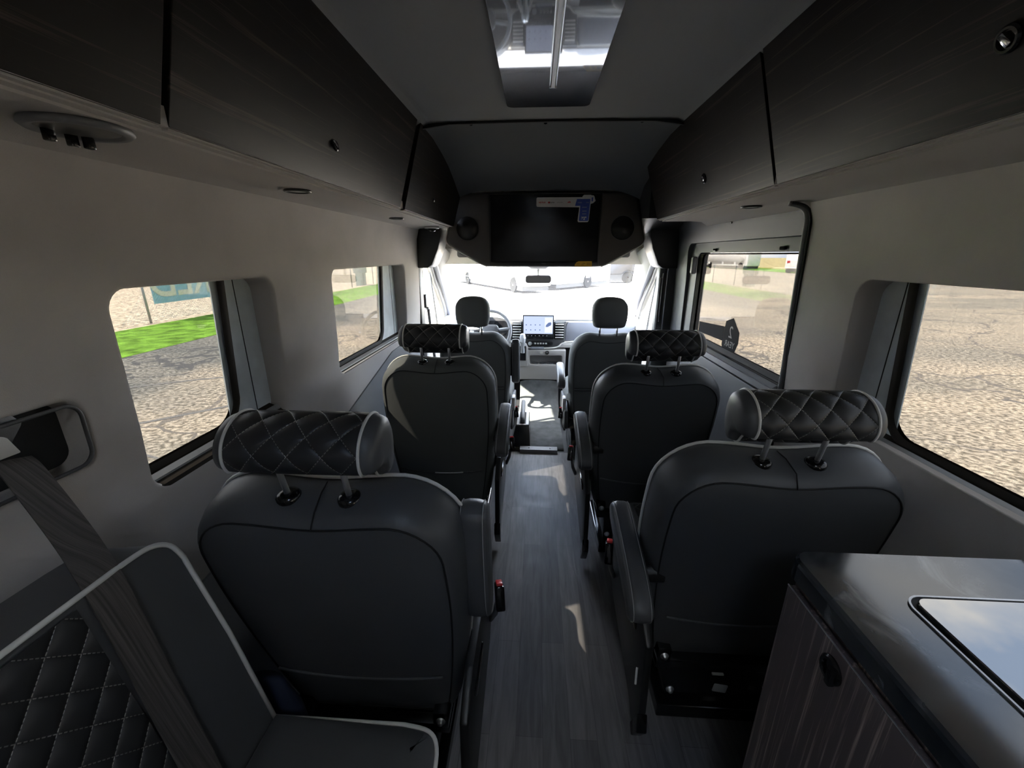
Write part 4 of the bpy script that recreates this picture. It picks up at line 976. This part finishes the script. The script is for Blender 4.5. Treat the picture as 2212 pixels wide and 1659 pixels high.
# ================================================================ galley at the right
gl = thing('galley_cabinet', 'dark streaked laminate cabinet under the counter at the right', 'cabinet', (.65, .1, 0))
gx, gy = .65, .1
obj('cabinet_body', bx(.442 - gx, .872 - gx, -.60 - gy, .640 - gy, 0, .884), M['galleywood'], gl)
dr = obj('cabinet_door', bx(.426 - gx, .440 - gx, -.56 - gy, .636 - gy, .03, .872, .0015), M['galleywood'], gl)
obj('edge_strip', bx(.4258 - gx, .4275 - gx, -.56 - gy, .636 - gy, .8722, .8742), M['steel'], dr)
lt = obj('latch', lathe([(.022, -.002), (.022, .003), (.019, .006), (.014, .006), (.012, .002), (.001, .002)], 28, mtx=T(.426 - gx, .505 - gy, .832) @ RY(-90)), M['gblack'], dr, 40)
obj('latch_tongue', bx(.412 - gx, .424 - gx, .488 - gy, .500 - gy, .815, .848, .003), M['gblack'], lt, 40)
ct = thing('countertop', 'polished black stone-look countertop with rounded corner at the lower right', 'countertop', (.65, .1, .888))
rc = rrect(.428 - gx, .868 - gx, -.62 - gy, .662 - gy, .02, 8, (.004, .035, .004, .004))
obj('slab', loft([[(x, y, z) for x, y in (inset(rc, i) if i else rc)] for z, i in ((0, .003), (.003, 0), (.032, 0), (.038, .0015), (.042, .006))]), M['stone'], ct)
ck = thing('cooktop_cover', 'mirror-like black glass cover set in the countertop', 'cooktop', (.7, .2, .930))
rk = rrect(.540 - .7, .852 - .7, -.50 - .2, .558 - .2, .03, 8)
obj('glass_plate', loft([[(x, y, z) for x, y in (inset(rk, i) if i else rk)] for z, i in ((.0015, .010), (.006, .010), (.0075, .0115))]), M['counterglass'], ck)
obj('metal_edge', loft([[(x, y, .0005) for x, y in rk], [(x, y, .003) for x, y in rk], [(x, y, .003) for x, y in inset(rk, .003)], [(x, y, .0005) for x, y in inset(rk, .003)]], False, False), M['steel'], ck)
obj('gap_seal', loft([[(x, y, .0008) for x, y in inset(rk, .003)], [(x, y, .001) for x, y in inset(rk, .010)]], False, False), M['ink'], ck)
bc = thing('blue_cloth', 'scrap of dark blue cloth behind the far corner of the bench', 'cloth', (-.66, .70, .46))
obj('cloth', loft([[(x * k, y * k, z) for x, y in circ(0, 0, .10, 20, .045)] for z, k in ((0, 1), (.04, .98), (.065, .8), (.078, .45))]), M['bluebag'], bc, True)
bc.location = (-.66, .665, .0); 
for c in bc.children: c.scale = (1, 1, 6.6)

# decal on the sliding door glass
dc = thing('window_decal', 'dark shield-shaped warranty sticker with a bar on the sliding door glass, seen from behind', 'sticker', (.9362, 2.16, .965))
def DZ(pts): return prism([(y, z) for y, z in pts], 'x', 0, .0012)
obj('decal_bar', DZ([(.031, .054), (.36, .045), (.36, .105), (.022, .130)]), M['decal'], dc)
obj('decal_shield', DZ([(-.14, .125), (-.06, .185), (.015, .16), (.03, .04), (.01, -.005), (-.06, -.035), (-.12, .02), (-.145, .075)]), M['decal'], dc)
mt = RZ(90) @ RX(90)      # reads from outside
text('decal_text', '2', .085, M['decalink'], dc, T(-.0005, -.055, .11) @ mt, .0003); text('decal_text', 'YEAR', .045, M['decalink'], dc, T(-.0005, -.058, .05) @ mt, .0003)

# ================================================================ beyond the glass
def wheel(parent, y, x, z, r, w, name='wheel'):
    """axle along local x"""
    g = obj(name, lathe([(r * .6, -w / 2), (r * .95, -w / 2), (r, -w * .35), (r, w * .35), (r * .95, w / 2), (r * .6, w / 2)], 36, mtx=T(x, y, z) @ RY(90)), M['tyre'], parent, 40)
    obj('rim', lathe([(r * .62, -w * .42), (r * .60, -w * .5), (r * .5, -w * .40), (r * .2, -w * .44), (r * .12, -w * .5), (.001, -w * .5)], 36, mtx=T(x, y, z) @ RY(90)), M['rim'], g, True)
    obj('rim', lathe([(r * .62, w * .42), (r * .60, w * .5), (r * .5, w * .40), (r * .2, w * .44), (r * .12, w * .5), (.001, w * .5)], 36, mtx=T(x, y, z) @ RY(90)), M['rim'], g, True)
def rv(label, loc, rz, Ln, w, h, m, wheels, stripe=True, name='motorhome', cat='motorhome', clear=.42, d=1, hatches=True):
    """body runs along local +y from 0 to Ln; near side at x=0, depth towards d*x"""
    r = thing(name, label, cat, loc, rz)
    bod = obj('vehicle_body', bx(min(0, d * w), max(0, d * w), 0, Ln, clear, h, .10, seg=3), m, r, 40)
    cuts = [prism([(y + .62 * cos(pi * k / 12), .45 + .60 * sin(pi * k / 12)) for k in range(13)] + [(y - .62, .2), (y + .62, .2)], 'x', -d * .2, d * .35) for y in wheels]
    if cuts: cut(bod, cuts)
    obj('underbody_shade', bx(min(d * .12, d * (w - .12)), max(d * .12, d * (w - .12)), .15, Ln - .15, .16, clear + .02), M['ink'], r)  # black chassis block, also standing in for the shadow beneath the vehicle
    def side(pts, t=.012): return prism(pts, 'x', -d * .001, -d * t)
    if stripe:
        obj('body_stripe', side([(Ln * .35, 1.0), (Ln * .98, .85), (Ln * .98, 1.5), (Ln * .7, 1.35)]), M['orange'], r)
        obj('body_stripe', side([(Ln * .45, .62), (Ln * .98, .58), (Ln * .98, .66), (Ln * .45, .68)]), M['ink'], r)
    for y in wheels: wheel(r, y, d * .18, .45, .45, .26)
    for y in ((Ln * .2, Ln * .5, Ln * .75) if hatches else ()):
        h = obj('hatch', side(rrect(y, y + .5, .7, 1.15, .04), .010), M['rvwhite'], r)
        obj('hatch_seam', tube([(-d * .012, a, b) for a, b in rrect(y, y + .5, .7, 1.15, .04)], .012, 5, True), M['ink'], h)
        obj('hatch_lock', side(rrect(y + .22, y + .28, .95, 1.02, .01), .03), M['ink'], h)
    return r
a = math.atan2(36.2 - 25.5, 7.4 - 1.5)     # heading of the left vehicle's side
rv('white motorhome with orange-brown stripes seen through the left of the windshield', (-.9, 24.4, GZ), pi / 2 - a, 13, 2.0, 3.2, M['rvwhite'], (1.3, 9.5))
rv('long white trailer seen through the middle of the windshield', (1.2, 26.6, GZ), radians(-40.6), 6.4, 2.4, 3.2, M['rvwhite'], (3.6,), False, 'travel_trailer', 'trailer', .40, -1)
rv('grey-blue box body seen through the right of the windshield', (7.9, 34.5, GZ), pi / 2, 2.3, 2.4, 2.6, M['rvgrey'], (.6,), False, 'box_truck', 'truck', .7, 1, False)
# vehicles at the far right
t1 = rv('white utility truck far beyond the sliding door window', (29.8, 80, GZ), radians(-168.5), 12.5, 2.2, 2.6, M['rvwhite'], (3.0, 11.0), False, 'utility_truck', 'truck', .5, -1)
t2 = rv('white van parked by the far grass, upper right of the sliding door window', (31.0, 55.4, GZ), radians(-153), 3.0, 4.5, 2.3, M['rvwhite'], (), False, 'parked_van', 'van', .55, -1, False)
for y in (.35, 2.6): wheel(t2, y, -.4, .33, .33, .22)
obj('rear_light', bx(.005, .03, .25, .6, 1.25, 1.5), M['redink'], t2)
# fence with banner on the left
fn = thing('chain_link_fence', 'wire mesh fence on thin posts beyond the grass on the left', 'fence', (-12.95, 20, GZ))
for i in range(16):
    y = -11 + i * 3.93 + 4.0
    obj('fence_post', tube([(.02, y, .0), (.02, y, 1.9)], .035, 8), M['galv'], fn, True)
def wire():
    bm = bmesh.new(); s_ = .11; y0, y1, h = -8, 12, 1.85
    k = y0 - h
    while k < y1:
        for d in (1, -1):
            ya, yb = (k, k + h) if d > 0 else (k + h, k)
            if ya >= y0 and yb >= y0 and ya <= y1 and yb <= y1:
                tube([(0, ya, .04), (0, yb, .04 + h)], .0035, 3, bm=bm)
        k += s_
    return bm
tag(obj('wire_mesh', wire(), M['mesh'], fn), kind='stuff')
bn2 = thing('blue_banner', 'blue banner with large pale letters tied behind the wire fence', 'banner', (-13.02, 16, GZ))
obj('banner_sheet', bx(-.01, .0, -2.6, 7.5, .60, 1.9), M['banner'], bn2)
mtb = T(.012, .1, 1.28) @ RZ(90) @ RX(90) @ Matrix.Scale(-1, 4, (1, 0, 0))
text('banner_text', 'WORLD', 1.5, M['bannertxt'], bn2, mtb, .004, bold=.02)
text('banner_text', 'RV', .5, M['bannertxt'], bn2, T(.012, 6.6, 1.3) @ RZ(90) @ RX(90) @ Matrix.Scale(-1, 4, (1, 0, 0)), .004) if False else None
# utility pedestal and farther posts seen through the front left window
ub = thing('utility_pedestal', 'green-grey utility cabinet on two legs by the fence, through the front left window', 'utility box', (-13.3, 31.2, GZ))
obj('cabinet', bx(-.3, .3, -.55, .55, .9, 2.6, .03), M['util'], ub, 40)
obj('leg', bx(-.2, .2, -.5, -.12, 0, .9, .02), M['util'], ub); obj('leg', bx(-.2, .2, .12, .5, 0, .9, .02), M['util'], ub)
